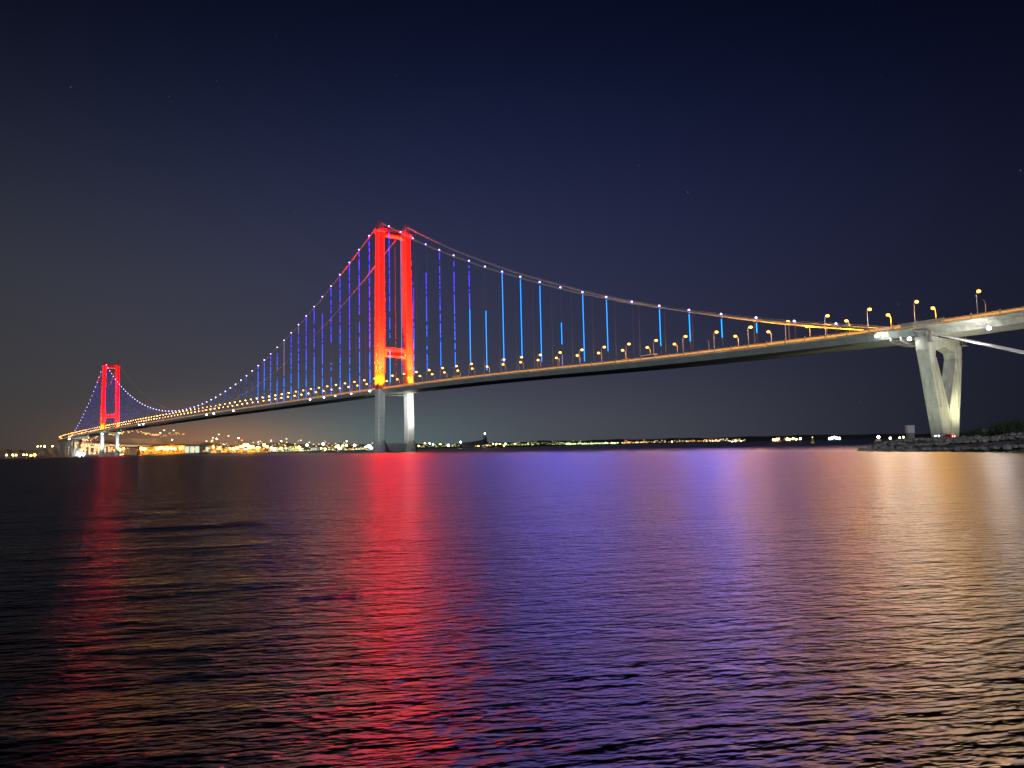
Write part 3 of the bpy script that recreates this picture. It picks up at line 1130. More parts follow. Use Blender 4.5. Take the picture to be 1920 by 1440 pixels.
# ------------------------------------------------------------------ vehicles
def vehicle(kind, loc, rz, paint, label, cat, L_=4.5, W_=1.85, H_=1.5, lights=None):
    o = empty(kind, loc, rz)
    tag(o, label, cat)
    pm = mat(kind + "_paint", paint, .35)
    b = MB()
    if kind in ("bus", "box_truck"):
        prof = [(-.5, .12), (.5, .12), (.5, .55), (.485, .97), (.46, 1.0), (-.49, 1.0), (-.5, .96)]
        if kind == "box_truck":
            prof = [(-.5, .18), (.5, .18), (.5, .50), (.46, .78), (.30, .80), (.28, 1.0), (-.5, 1.0)]
        b.loft([[(x * L_, y, z * H_) for x, z in prof] for y in (-W_ / 2, W_ / 2)])
    else:
        prof = [(-.5, .18), (.5, .18), (.5, .48), (.46, .56), (.22, .62), (.08, .97), (-.26, 1.0), (-.43, .66), (-.5, .60)]
        if kind == "delivery_van":
            prof = [(-.5, .14), (.5, .14), (.5, .42), (.44, .55), (.34, .60), (.24, .97), (-.48, 1.0), (-.5, .95)]
        b.loft([[(x * L_, y, z * H_) for x, z in prof] for y in (-W_ / 2, W_ / 2)])
    b.build("body", pm, o)
    w = MB()
    if kind == "bus":
        for sg in (1, -1):
            w.box((-.02 * L_, sg * (W_ / 2 + .01), .68 * H_), (.9 * L_, .03, .30 * H_))
        w.box((.497 * L_, 0, .66 * H_), (.04, W_ * .85, .40 * H_))
    else:
        zc = .8 if kind in ("car", "delivery_van") else .64
        x0 = -.1 if kind == "car" else (.22 if kind == "delivery_van" else .37)
        for sg in (1, -1):
            w.box((x0 * L_, sg * (W_ / 2 + .01), zc * H_), ((.34 if kind == "car" else .12) * L_, .03, .2 * H_))
    w.build("window", M_GLASS, o)
    wr = .33 if kind in ("car", "delivery_van") else .5
    for fx in (-.32, .32):
        for sg in (1, -1):
            t = MB()
            t.tube([(fx * L_, sg * (W_ / 2 - .22), wr), (fx * L_, sg * (W_ / 2 + .02), wr)], wr, 12)
            t.build("wheel", M_TYRE, o)
    for fx, cc, nm, st in ((.505, (1, .93, .8), "headlight", 120), (-.505, (1, .03, .02), "tail_light", 60)):
        if lights and nm not in lights:
            continue
        k = lights[nm] if lights else 1
        em = emis(nm + "_glow", cc, st * k)
        for sg in (1, -1):
            t = MB()
            t.box((fx * L_, sg * W_ * .38, .42 * H_ if kind in ("car", "delivery_van") else .25 * H_), (.06, .32, .2))
            t.build(nm, em, o)
    return o


vehicle("bus", tuple(at_deck(-381, 13.0, .04)), math.pi, (.75, .75, .72), "long white coach driving on the side span between street lamps", "bus", 13, 2.6, 3.6)
vehicle("car", tuple(at_deck(-401, 13.0, .04)), math.pi, (.45, .06, .05), "red car on the bridge just right of the white coach", "car", 4.6, 1.9, 1.9)
vehicle("box_truck", tuple(at_deck(-141, 13.0, .04)), math.pi, (.8, .62, .25), "yellowish box truck on the deck right of the near tower", "truck", 9.5, 2.5, 3.7)
vehicle("car", tuple(at_deck(-176, 13.0, .04)), math.pi, (.6, .6, .6), "pale car on the deck right of the yellowish truck", "car", 4.6, 1.9, 1.7)
vehicle("car", tuple(at_deck(-14, 12.5, .04)), math.pi, (.55, .25, .1), "orange-lit car on the deck between the near tower's legs", "car", 4.6, 1.9, 1.7)
vehicle("delivery_van", tuple(at_deck(6, 11.6, .04)), math.pi, (.6, .4, .2), "tall van on the deck between the near tower's legs, behind a car", "van", 5.6, 2.0, 2.5)

# ------------------------------------------------------------------ water
def water_material():
    m = bpy.data.materials.new("night_sea")
    m.use_nodes = True
    t = m.node_tree
    b = t.nodes["Principled BSDF"]
    b.inputs["Base Color"].default_value = (0.002, 0.005, 0.009, 1)
    b.inputs["Roughness"].default_value = WATER_ROUGH
    b.inputs["IOR"].default_value = 1.34
    g = t.nodes.new("ShaderNodeNewGeometry")
    mp = t.nodes.new("ShaderNodeMapping")
    mp.inputs["Rotation"].default_value = (0, 0, WAVE_ROT)
    t.links.new(g.outputs["Position"], mp.inputs[0])
    mp2 = t.nodes.new("ShaderNodeMapping")
    mp2.inputs["Scale"].default_value = (1.0, 0.34, 1.0)
    t.links.new(mp.outputs[0], mp2.inputs[0])
    mp = mp2
    last = None
    for sc_, dist, det in ((8.5, RIP1, 2.0), (2.8, RIP2, 2.5)):
        nz = t.nodes.new("ShaderNodeTexNoise")
        nz.inputs["Scale"].default_value = sc_
        nz.inputs["Detail"].default_value = det
        nz.inputs["Roughness"].default_value = 0.55
        t.links.new(mp.outputs[0], nz.inputs["Vector"])
        bp = t.nodes.new("ShaderNodeBump")
        bp.inputs["Strength"].default_value = 1.0
        bp.inputs["Distance"].default_value = dist
        t.links.new(nz.outputs[0], bp.inputs["Height"])
        if last:
            t.links.new(last, bp.inputs["Normal"])
        last = bp.outputs[0]
    t.links.new(last, b.inputs["Normal"])
    at = t.nodes.new("ShaderNodeAttribute")
    at.attribute_name = "ruffle"
    a3 = t.nodes.new("ShaderNodeAttribute")
    a3.attribute_name = "fine_chop"
    st0 = t.nodes.new("ShaderNodeMath")
    st0.operation = 'MULTIPLY_ADD'
    st0.inputs[1].default_value = -0.6
    st0.inputs[2].default_value = 1.0
    t.links.new(a3.outputs["Fac"], st0.inputs[0])
    st_ = t.nodes.new("ShaderNodeMath")
    st_.operation = 'MULTIPLY'
    t.links.new(at.outputs["Fac"], st_.inputs[0])
    t.links.new(st0.outputs[0], st_.inputs[1])
    for n_ in t.nodes:
        if n_.type == 'BUMP':
            t.links.new(st_.outputs[0], n_.inputs["Strength"])
    mr = t.nodes.new("ShaderNodeMapRange")
    mr.inputs[3].default_value = 0.280
    mr.inputs[4].default_value = WATER_ROUGH
    t.links.new(at.outputs["Fac"], mr.inputs[0])
    a2 = t.nodes.new("ShaderNodeAttribute")
    a2.attribute_name = "fine_chop"
    mx = t.nodes.new("ShaderNodeMath")
    mx.operation = 'MULTIPLY_ADD'
    mx.inputs[1].default_value = CHOP_ROUGH
    t.links.new(a2.outputs["Fac"], mx.inputs[0])
    t.links.new(mr.outputs[0], mx.inputs[2])
    t.links.new(mx.outputs[0], b.inputs["Roughness"])
    return m


WATER_ROUGH = 0.285
CHOP_ROUGH = 0.06
RIP1, RIP2 = 0.115, 0.19
WAVE_DIR = math.atan2(CF.y, CF.x) + RAD(9)      # waves run roughly towards the shore
WAVE_ROT = -WAVE_DIR
M_WATER = water_material()


def wave_height(X, Y, cell):
    H = np.zeros_like(X)
    rs = np.random.RandomState(5)
    lam = np.exp(rs.uniform(math.log(0.3), math.log(16), 84))
    for l_ in lam:
        k = 2 * math.pi / l_
        th = WAVE_DIR + rs.normal(0, 0.20 if l_ < 3 else 0.15)
        ph = rs.uniform(0, 6.283)
        slope = WSLOPE * min(1.0, (1.2 / l_) ** 0.62)
        amp = slope / k
        w = np.clip((l_ / cell - 2.0) / 2.5, 0, 1)          # only what the grid can carry
        arg = k * (X * math.cos(th) + Y * math.sin(th)) + ph
        H += amp * w * (np.sin(arg) + 0.18 * np.cos(2 * arg))
    # gust patches
    pat = 0.78 + 0.3 * np.sin(X * .045 + 1.3 * np.sin(Y * .031)) * np.sin(Y * .052 + 1.1 * np.sin(X * .037 + 2))
    return H * pat


WSLOPE = 0.0125


def build_water():
    a0 = math.atan2(CF.y, CF.x)
    na = 860
    th = a0 + np.linspace(RAD(-62), RAD(62), na)
    r = [2.2]
    while r[-1] < 1500:
        r.append(r[-1] * 1.0 + max(0.035, r[-1] * 0.0035, r[-1] ** 2 * 0.0011 / 2.9 * .32))
    r = np.array(r)
    nr = len(r)
    R_, T_ = np.meshgrid(r, th, indexing='ij')
    X = CO.x + R_ * np.cos(T_)
    Y = CO.y + R_ * np.sin(T_)
    dr = np.gradient(r)
    cell = np.maximum(dr[:, None] * np.ones_like(T_), R_ * (th[1] - th[0]) * 0.8)
    Z = wave_height(X, Y, cell)
    fade = np.clip((1500 - R_) / 300, 0, 1) * np.clip((R_ - 2.2) / .5, 0, 1)
    Z *= fade
    # a sheltered slick beyond a wind line that runs from the spit out to the tower: the water there is nearly flat
    pxs = [100, 300, 430, 740, 1000, 1300, 1600, 1750, 1919, 2100]
    rls = [2400, 1800, 690, 570, 350, 240, 196, 182, 165, 150]
    angs = np.array([math.atan2(heading(p).y, heading(p).x) for p in pxs])
    lr = np.exp(np.interp(T_ - a0, (angs - a0)[::-1], np.log(np.array(rls, float))[::-1]))
    wob = 1 + .012 * np.sin(T_ * 90) + .008 * np.sin(T_ * 233 + 1)
    ruff = np.clip((lr * wob * 1.02 - R_) / (lr * .04), 0.0, 1.0)
    Z *= ruff * .9 + .1
    RUF = ruff.reshape(-1)
    CHOP = (np.clip(np.log(R_ / 35.0) / math.log(200 / 35.0), 0, 1) * ruff).reshape(-1)
    co = np.stack([X, Y, Z], -1).reshape(-1, 3).astype(np.float32)
    idx = np.arange(nr * na).reshape(nr, na)
    q = np.stack([idx[:-1, :-1], idx[1:, :-1], idx[1:, 1:], idx[:-1, 1:]], -1).reshape(-1, 4)
    # coarse rest of the sea: ring out to the horizon and the sector behind the camera
    extra_v, extra_q = [], []
    nb = len(co)
    ring_a = [a0 + RAD(-62) + RAD(124) * i / 80 for i in range(81)]
    # outer skirt
    for rr in (1499.0, 4000.0, 30000.0):
        for a in ring_a:
            extra_v.append((CO.x + rr * math.cos(a), CO.y + rr * math.sin(a), -0.002))
    for i in range(2):
        for j in range(80):
            extra_q.append((nb + i * 81 + j, nb + (i + 1) * 81 + j, nb + (i + 1) * 81 + j + 1, nb + i * 81 + j + 1))
    nb2 = nb + len(extra_v)
    back = [a0 + RAD(62) + RAD(236) * i / 60 for i in range(61)]
    for rr in (2.2, 30.0, 30000.0):
        for a in back:
            extra_v.append((CO.x + rr * math.cos(a), CO.y + rr * math.sin(a), 0.0))
    for i in range(2):
        for j in range(60):
            extra_q.append((nb2 + i * 61 + j, nb2 + (i + 1) * 61 + j, nb2 + (i + 1) * 61 + j + 1, nb2 + i * 61 + j + 1))
    nb3 = nb + len(extra_v)
    extra_v.append((CO.x, CO.y, 0.0))
    full = [a0 + 2 * math.pi * i / 48 for i in range(48)]
    for a in full:
        extra_v.append((CO.x + 2.2 * math.cos(a), CO.y + 2.2 * math.sin(a), 0.0))
    tri = []
    for i in range(48):
        tri.append((nb3, nb3 + 1 + i, nb3 + 1 + (i + 1) % 48))
    co = np.concatenate([co, np.array(extra_v, np.float32)])
    q = np.concatenate([q, np.array(extra_q)])
    me = bpy.data.meshes.new("water")
    me.vertices.add(len(co))
    me.vertices.foreach_set("co", co.ravel())
    nl_ = q.size + len(tri) * 3
    me.loops.add(nl_)
    me.loops.foreach_set("vertex_index", np.concatenate([q.ravel(), np.array(tri).ravel()]).astype(np.int32))
    me.polygons.add(len(q) + len(tri))
    st = np.concatenate([np.arange(len(q)) * 4, q.size + np.arange(len(tri)) * 3]).astype(np.int32)
    me.polygons.foreach_set("loop_start", st)
    me.polygons.foreach_set("use_smooth", np.ones(len(st), bool))
    me.materials.append(M_WATER)
    me.update(calc_edges=True)
    me.validate()
    at = me.attributes.new("ruffle", 'FLOAT', 'POINT')
    full_r = np.zeros(len(me.vertices), np.float32)
    full_r[:len(RUF)] = RUF
    full_r[len(RUF) + 243:] = 1.0
    at.data.foreach_set("value", full_r)
    at = me.attributes.new("fine_chop", 'FLOAT', 'POINT')
    full_r = np.zeros(len(me.vertices), np.float32)
    full_r[:len(CHOP)] = CHOP
    at.data.foreach_set("value", full_r)
    o = bpy.data.objects.new("water", me)
    COL.objects.link(o)
    tag(o, "dark rippled strait carrying red, violet, gold and white light streaks", kind="structure")
    if me.polygons[0].normal.z < 0:
        me.flip_normals()


build_water()

# ------------------------------------------------------------------ near spit with rubble bank
def hnoise(x, y, seed=0):
    v = 0
    for i, (f_, a_) in enumerate(((.045, 1.0), (.11, .55), (.27, .3), (.6, .16))):
        v += a_ * math.sin(x * f_ + 1.7 * i + seed + 1.4 * math.sin(y * f_ * 1.3 + i)) * math.sin(y * f_ * 1.1 + 2.3 * i + 1.2 * math.sin(x * f_ * .9))
    return v


def spit_surface():
    """land: polar patch seen from the bay; front edge near 165-190 m, reaching behind the pier"""
    m = MB()
    cols = np.linspace(1608, 2500, 150)
    rows = 44
    grid = []
    for px in cols:
        d = heading(px)
        k = (px - 1600) / 320.0
        rf = np.interp(px, [1608, 1650, 1700, 1760, 1850, 1919, 2100, 2500], [205, 196, 186, 180, 168, 160, 150, 140])
        rb = np.interp(px, [1608, 1625, 1650, 1680, 1730, 1900, 2500], [207, 214, 250, 330, 640, 760, 820])
        col_ = []
        for j in range(rows):
            t = (j / (rows - 1)) ** 1.5
            r = rf + (rb - rf) * t
            x = CO.x + d.x * r
            y = CO.y + d.y * r
            w = min(1, (r - rf) / 7.0) * min(1, max(0, (rb - r) / 8.0))
            base_ = np.interp(px, [1585, 1620, 1680, 1710, 1800, 1860, 1920, 2200], [.1, .7, 2.0, 2.3, 2.3, 2.6, 3.4, 4.2])
            h = base_ * w
            h += w * .34 * hnoise(x, y) + min(w, .6) * .22 * hnoise(x * 5.1, y * 5.1, 3)
            if (x + 570) ** 2 + (y - 0) ** 2 < 60 ** 2 and w > .9:
                h = h * .4 + 2.4 * .6
            if w <= 0:
                h = -.6
            col_.append((x, y, h if w > 0 else -0.8))
        grid.append(col_)
    vs = [p for c_ in grid for p in c_]
    fs = []
    for i in range(len(cols) - 1):
        for j in range(rows - 1):
            a = i * rows + j
            fs.append((a, a + rows, a + rows + 1, a + 1))
    m.add(vs, fs)
    return m, grid


M_LAND = mat("rubble_and_dirt", (0.24, 0.22, 0.18), .95, noise=.55, nscale=.35, bump=.4)
M_ROCK = mat("grey_rock", (0.32, 0.31, 0.28), .9, noise=.4, nscale=.9, bump=.3)
sm, sgrid = spit_surface()
spit = sm.build("ground", M_LAND)
tag(spit, "low rubble spit under the right-hand pier", kind="structure")
# boulders along the waterline: rubble nobody could count
rk = MB()
for i in range(3600):
    c_ = sgrid[random.randrange(2, 120)]
    t = abs(random.gauss(0, .16))
    j = min(len(c_) - 2, int(t * len(c_)))
    p = c_[j]
    s_ = random.uniform(.15, .55) * (1.7 if random.random() < .08 else 1)
    x = p[0] + random.uniform(-1.6, 1.6)
    y = p[1] + random.uniform(-1.6, 1.6)
    z = p[2] + s_ * .1
    if j == 0:
        z = max(z, -.1)
    n = 6
    a0 = random.random() * 6
    r0 = [(x + s_ * random.uniform(.75, 1.2) * math.cos(a0 + 6.283 * k / n), y + s_ * random.uniform(.75, 1.2) * math.sin(a0 + 6.283 * k / n), z - s_ * .5) for k in range(n)]
    r1 = [(x + s_ * random.uniform(.6, 1.05) * math.cos(a0 + 6.283 * k / n), y + s_ * random.uniform(.6, 1.05) * math.sin(a0 + 6.283 * k / n), z + s_ * random.uniform(.05, .3)) for k in range(n)]
    r2 = [(x + s_ * random.uniform(.15, .5) * math.cos(a0 + 6.283 * k / n), y + s_ * random.uniform(.15, .5) * math.sin(a0 + 6.283 * k / n), z + s_ * random.uniform(.4, .65)) for k in range(n)]
    rk.loft([r0, r1, r2])
tag(rk.build("rocks", M_ROCK), "grey rubble rocks heaped along the waterline of the spit", kind="stuff")


def ground_z(px, r):
    d = heading(px)
    x, y = CO.x + d.x * r, CO.y + d.y * r
    best, bz = 1e9, 2
    for c_ in sgrid:
        for p in c_:
            q = (p[0] - x) ** 2 + (p[1] - y) ** 2
            if q < best:
                best, bz = q, p[2]
    return bz


# dry grass and scrub clumps on the bank
M_GRASS = mat("dry_scrub", (0.10, 0.11, 0.06), .95, noise=.4, nscale=1.2)
gr = MB()
for i in range(5200):
    c_ = sgrid[random.randrange(8, 125)]
    j = random.randrange(5, 30)
    p = c_[j]
    if p[2] < .8:
        continue
    x, y = p[0] + random.uniform(-3, 3), p[1] + random.uniform(-3, 3)
    h = random.uniform(.2, .6)
    a = random.random() * 6.283
    w = random.uniform(.1, .3)
    dx, dy = math.cos(a) * w, math.sin(a) * w
    lx, ly = random.uniform(-.2, .2), random.uniform(-.2, .2)
    gr.add([(x - dx, y - dy, p[2] - .1), (x + dx, y + dy, p[2] - .1), (x + lx, y + ly, p[2] + h)], [(0, 1, 2)])
tag(gr.build("scrub_grass", M_GRASS), "dry scrub grass on top of the spit", kind="stuff")

M_LEAF = mat("shrub_leaves", (0.055, 0.075, 0.035), .8, noise=.5, nscale=1.5)
M_BARK = mat("bark", (0.09, 0.07, 0.05), .9, noise=.3, nscale=2)


def shrub(px, r, h, wd, label, seed):
    rr = random.Random(seed)
    z0 = ground_z(px, r)
    p = far_point(px, r, z0)
    o = empty("shrub", p)
    tag(o, label, "shrub", "shrubs at the right edge of the spit")
    tr = MB()
    tips = []
    for k in range(7):
        a = rr.random() * 6.283
        l_ = h * rr.uniform(.45, .8)
        e = (math.cos(a) * wd * .32 * rr.uniform(.3, 1), math.sin(a) * wd * .32 * rr.uniform(.3, 1), l_)
        tr.tube([(0, 0, -.2), (e[0] * .35, e[1] * .35, l_ * .45), e], [.16, .1, .04], 6)
        tips.append(e)
    tr.build("trunk", M_BARK, o)
    cr = MB()
    cl = []
    for k in range(26):
        t = rr.choice(tips)
        cl.append((t[0] + rr.gauss(0, wd * .16), t[1] + rr.gauss(0, wd * .16), min(h, max(h * .15, t[2] * rr.uniform(.4, 1.2))), wd * rr.uniform(.08, .2)))
    for k in range(3600):
        c_ = rr.choice(cl)
        v = Vector((rr.gauss(0, 1), rr.gauss(0, 1), rr.gauss(0, .8))) * c_[3] * .6
        q = Vector(c_[:3]) + v
        if q.z < 0:
            continue
        s_ = rr.uniform(.06, .16)
        u = Vector((rr.gauss(0, 1), rr.gauss(0, 1), rr.gauss(0, 1))).normalized()
        w = u.orthogonal().normalized()
        cr.add([q - u * s_, q + w * s_ * .5, q + u * s_, q - w * s_ * .5], [(0, 1, 2, 3)])
    cr.build("crown", M_LEAF, o)


shrub(1893, 205, 3.6, 9, "tall dark shrub at the far right end of the spit behind the rocks", 1)
shrub(1912, 196, 3.9, 10, "rightmost leafy shrub at the photo's edge on the spit", 2)
shrub(1875, 215, 2.6, 7, "smaller shrub left of the tall ones, at the end of the white barrier", 3)
shrub(1840, 240, 2.4, 6, "low scrubby bush on the bank right of the pier base", 4)
shrub(1905, 176, 2.2, 8, "pale low bush in front of the tall shrubs near the waterline", 5)

# white cabinet on a stand
M_WHITE = mat("white_enamel", (0.7, 0.7, 0.68), .5, noise=.05, nscale=.8)
g0 = ground_z(1707, 262)
cb = empty("utility_cabinet", far_point(1707, 262, g0), math.atan2(CR.y, CR.x))
tag(cb, "pale box-shaped cabinet standing on the spit left of the pier", "cabinet")
m = MB()
m.box((0, 0, 3.2), (2.1, 1.5, 2.2))
m.box((0, 0, 4.36), (2.3, 1.7, .12))
m.build("cabinet_body", M_WHITE, cb)
m = MB()
m.box((0, -.78, 3.2), (.95, .06, 1.9))
m.box((0, -.78, 3.2), (1.9, .04, .05))
m.build("door", M_WHITE, cb)
m = MB()
m.box((0, 0, .9), (1.9, 1.4, 2.35))
m.build("plinth", M_CONC_D, cb)

# vehicles, lanterns and barrier on the spit
g1 = ground_z(1776, 370)
p = far_point(1778, 370, g1)
hd = math.atan2(CF.y, CF.x)
vehicle("car", tuple(p), hd + 0.5, (.45, .03, .03), "dark red car with red tail lights glowing at the foot of the pier", "car", 4.6, 1.9, 1.6, {"tail_light": 4.0})
p = far_point(1763, 372, ground_z(1763, 372))
vehicle("delivery_van", tuple(p), hd + 2.2, (.55, .57, .6), "grey-white van parked left of the red-lit car at the pier foot", "van", 5.4, 2.0, 2.3, {"headlight": .4})
g2 = ground_z(1871, 330)
jb = MB()
for k in range(5):
    jb.loft([[(k * 2.5 - 6.25 + .02, -.3, 0), (k * 2.5 - 6.25 + .02, .3, 0), (k * 2.5 - 6.25 + .02, .12, 1.9), (k * 2.5 - 6.25 + .02, -.12, 1.9)],
             [(k * 2.5 - 3.79, -.3, 0), (k * 2.5 - 3.79, .3, 0), (k * 2.5 - 3.79, .12, 1.9), (k * 2.5 - 3.79, -.12, 1.9)]])
jo = jb.build("barrier_wall", M_CONC, None, loc=far_point(1871, 330, g2 + 1.2))
jo.rotation_euler = (0, 0, math.atan2(CR.y, CR.x))
tag(jo, "long pale concrete barrier on the bank right of the pier", "barrier")
for i, (px, r, w) in enumerate(((1682, 330, "leftmost of the three small yellow lanterns beside the cabinet"), (1687, 325, "middle one of the three small yellow lanterns beside the cabinet"), (1694, 322, "rightmost of the three yellow lanterns, just left of the cabinet"), (1669, 240, "tiny pale lantern low on the tip of the spit"))):
    g_ = max(.5, ground_z(px, r))
    o = empty("lantern", far_point(px, r, g_))
    tag(o, w, "lantern", "lanterns on the spit")
    m = MB()
    m.tube([(0, 0, -.6), (0, 0, .9)], .06, 6)
    m.box((0, 0, 1.5), (.34, .34, .06))
    m.build("stand", M_DARK, o)
    m = MB()
    m.tube([(0, 0, .95), (0, 0, 1.45)], [.24, .18], 8)
    m.build("lamp_glass", emis("lantern_glow", (1, .75, .35), 25), o)

# ------------------------------------------------------------------ boats, ships and the buoy
M_HULL = mat("dark_hull_paint", (0.035, 0.03, 0.045), .5, noise=.3, nscale=.05)
M_HULLB = mat("grey_superstructure", (0.12, 0.12, 0.14), .6)
E_SHIPO = emis("ship_amber_lamp", (1, .55, .12), 160)
E_SHIPW = emis("ship_white_lamp", (.9, .95, 1), 130)


def ship(px, r, ln_, ht, label, name, lamps, lit=None, flip=1, sheer=0.0, rz=None, group=None):
    o = empty(name, far_point(px, r, 0), rz if rz is not None else math.atan2(CR.y, CR.x))
    tag(o, label, "ship", group)
    m = MB()
    rings = []
    for i in range(13):
        t = i / 12
        x = (t - .5) * ln_
        w = ln_ * .075 * (1 - abs(2 * t - 1) ** 4 * (.95 if t > .5 else .45))
        top = ht * (1 + sheer * t ** 2)
        rings.append([(x * flip, -w, top), (x * flip, w, top), (x * flip + (ln_ * .03 * t * flip if t > .8 else 0) * 0, w * .75, -1), (x * flip, -w * .75, -1)])
    m.loft(rings)
    m.build("hull", M_HULL, o)
    m = MB()
    bx = -.36 * ln_ * flip if lit != 'bow' else .40 * ln_ * flip
    m.box((bx, 0, ht * 1.5), (ln_ * .09, ln_ * .11, ht * 1.2))
    m.box((bx, 0, ht * 2.2), (ln_ * .06, ln_ * .09, ht * .5))
    m.tube([(bx, 0, ht * 2.3), (bx, 0, ht * 3.1)], ln_ * .006, 6)
    m.build("deckhouse", M_HULLB, o)
    m = MB()
    for k in (-.12, .08, .28):
        m.tube([(k * ln_ * flip, 0, ht * .9), (k * ln_ * flip, 0, ht * 1.9)], ln_ * .007, 6)
        m.tube([(k * ln_ * flip, 0, ht * 1.85), ((k + .1) * ln_ * flip, 0, ht * 1.4)], ln_ * .004, 5)
    m.build("cargo_crane", M_HULLB, o)
    for (fx, z, rad, em) in lamps:
        q = MB()
        q.ball((fx * ln_, -ln_ * .08, z), rad, seg=6, rg=4)
        q.build("deck_lamp", em, o)
    return o


ship(1456, 5200, 60, 7, "amber-lit ship on the horizon, left of the pair of amber ships", "cargo_ship",
     [(-.2, 9, 4, E_SHIPO), (.05, 12, 5.0, E_SHIPO), (.25, 17, 3, emis("ship_red_lamp", (1, .2, .15), 40)), (-.4, 9, 3, E_SHIPO)], group="lit ships anchored off the far shore")
ship(1476, 5200, 50, 7, "small ship with one round amber light, middle of the three amber ships", "cargo_ship",
     [(0, 13, 6.2, E_SHIPO)], group="lit ships anchored off the far shore")
ship(1489, 5200, 90, 7, "widest amber ship with a white lamp at its right end", "cargo_ship",
     [(-.35, 12, 4.5, E_SHIPO), (-.1, 14, 5.0, E_SHIPO), (.12, 11, 4.0, E_SHIPO), (.42, 13, 5.0, emis("ship_cream_lamp", (1, .85, .5), 90))], group="lit ships anchored off the far shore")
ship(1564, 4600, 70, 7, "bright bluish-white ship on the horizon left of the spit", "cargo_ship",
     [(-.4, 10, 4.0, E_SHIPW), (-.2, 12, 5.0, E_SHIPW), (0, 16, 4.0, E_SHIPW), (.2, 11, 4.5, E_SHIPW), (.42, 10, 3.6, E_SHIPW)], group="lit ships anchored off the far shore")
# the dark hull high on a slip, bow to the right
o = empty("cargo_ship", far_point(890, 3600, 0), math.atan2(CR.y, CR.x))
tag(o, "big dark unlit ship with raised bow beyond the near tower, lamp on its masthead", "ship")
m = MB()
rings = []
for i in range(15):
    t = i / 14
    x = (t - .5) * 118
    w = 11 * (1 - (abs(2 * t - 1)) ** 5 * .8)
    bot = 8 + 4 * t
    top = 26 + 17 * t ** 1.6 + (8 if t > .93 else 0)
    rings.append([(x, -w, top), (x, w, top), (x, w * .7, bot), (x, -w * .7, bot)])
m.loft(rings)
m.build("hull", M_HULL, o)
m = MB()
m.box((48, 0, 47), (14, 16, 14))
m.box((50, 0, 53), (6, 10, 6))
m.tube([(50, 0, 55), (50, 0, 66)], .8, 6)
m.build("deckhouse", M_HULL, o)
q = MB()
q.ball((50, 0, 67), 3.0, seg=6, rg=4)
q.build("masthead_lamp", emis("masthead_glow", (.85, 1, .85), 40), o)
m = MB()
for x in range(-50, 60, 12):
    m.box((x, 0, 6.5), (3, 12, 13))
m.build("keel_block", M_CONC_D, o)

o = empty("motor_boat", far_point(1648.5, 560, 0), math.atan2(CR.y, CR.x) + .3)
tag(o, "small boat with a single bright white lamp just left of the spit", "boat")
m = MB()
m.loft([[((t - .5) * 9, -1.4 * (1 - abs(2 * t - 1) ** 3 * .9), 1.1 + .5 * t), ((t - .5) * 9, 1.4 * (1 - abs(2 * t - 1) ** 3 * .9), 1.1 + .5 * t), ((t - .5) * 8, .5, -.2), ((t - .5) * 8, -.5, -.2)] for t in [k / 8 for k in range(9)]])
m.build("hull", M_HULLB, o)
m = MB()
m.box((-.8, 0, 2.0), (2.6, 1.8, 1.3))
m.build("cabin", M_WHITE, o)
m = MB()
m.tube([(-.6, 0, 2.6), (-.6, 0, 4.0)], .06, 5)
m.build("mast", M_DARK, o)
m = MB()
m.ball((-.6, 0, 4.1), .75, seg=8, rg=5)
m.build("mast_lamp", emis("boat_lamp", (.95, 1, 1), 90), o)

o = empty("channel_buoy", far_point(1523.5, 760, 0))
tag(o, "yellow pillar buoy floating alone on the dark water left of the spit", "buoy")
M_YEL = mat("yellow_buoy_paint", (0.75, 0.6, 0.12), .5)
m = MB()
m.tube([(0, 0, -1.2), (0, 0, .2), (0, 0, 1.2), (0, 0, 1.6)], [1.4, 1.7, 1.7, 1.2], 12)
m.build("float", M_YEL, o)
m = MB()
for k in range(4):
    a = k * math.pi / 2 + .4
    m.tube([(1.1 * math.cos(a), 1.1 * math.sin(a), 1.5), (.25 * math.cos(a), .25 * math.sin(a), 5.2)], .1, 5)
m.tube([(0, 0, 3.2), (0, 0, 3.35)], .75, 8)
m.build("lattice_tower", M_YEL, o)
m = MB()
m.tube([(0, 0, 5.2), (0, 0, 5.9)], .35, 8)
m.build("lantern", emis("buoy_lantern", (1, .8, .4), 4), o)
spot("spit_flood", (-575, 21, 50), (-585, 50, 0), 1.2e5, (1, .75, .45), 90, .9, 1.5)

# ------------------------------------------------------------------ far shore
M_FAR = mat("far_shore_ground", (0.05, 0.045, 0.035), .95, noise=.5, nscale=.01)
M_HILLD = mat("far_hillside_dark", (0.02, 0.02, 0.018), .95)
M_HILL_PALED = mat("far_hillside_paled", (0.34, 0.26, 0.19), .95, noise=.5, nscale=.006)  # paled so these slopes look lit; the rest keep the dark copy


def coast_r(px):
    return float(np.interp(px, [-500, 0, 60, 140, 230, 430, 560, 700, 800, 920, 1160, 1350, 1600, 1800], [3300, 3000, 2950, 2860, 2800, 2900, 3100, 3300, 3500, 3800, 6500, 9000, 10000, 11000]))


def hill_h(px, t):
    top = float(np.interp(px, [-500, -100, 60, 120, 200, 300, 360, 430, 520, 640, 760, 900, 1200, 1500, 1800], [60, 50, 42, 70, 96, 96, 78, 48, 58, 46, 34, 40, 60, 80, 60]))
    return top


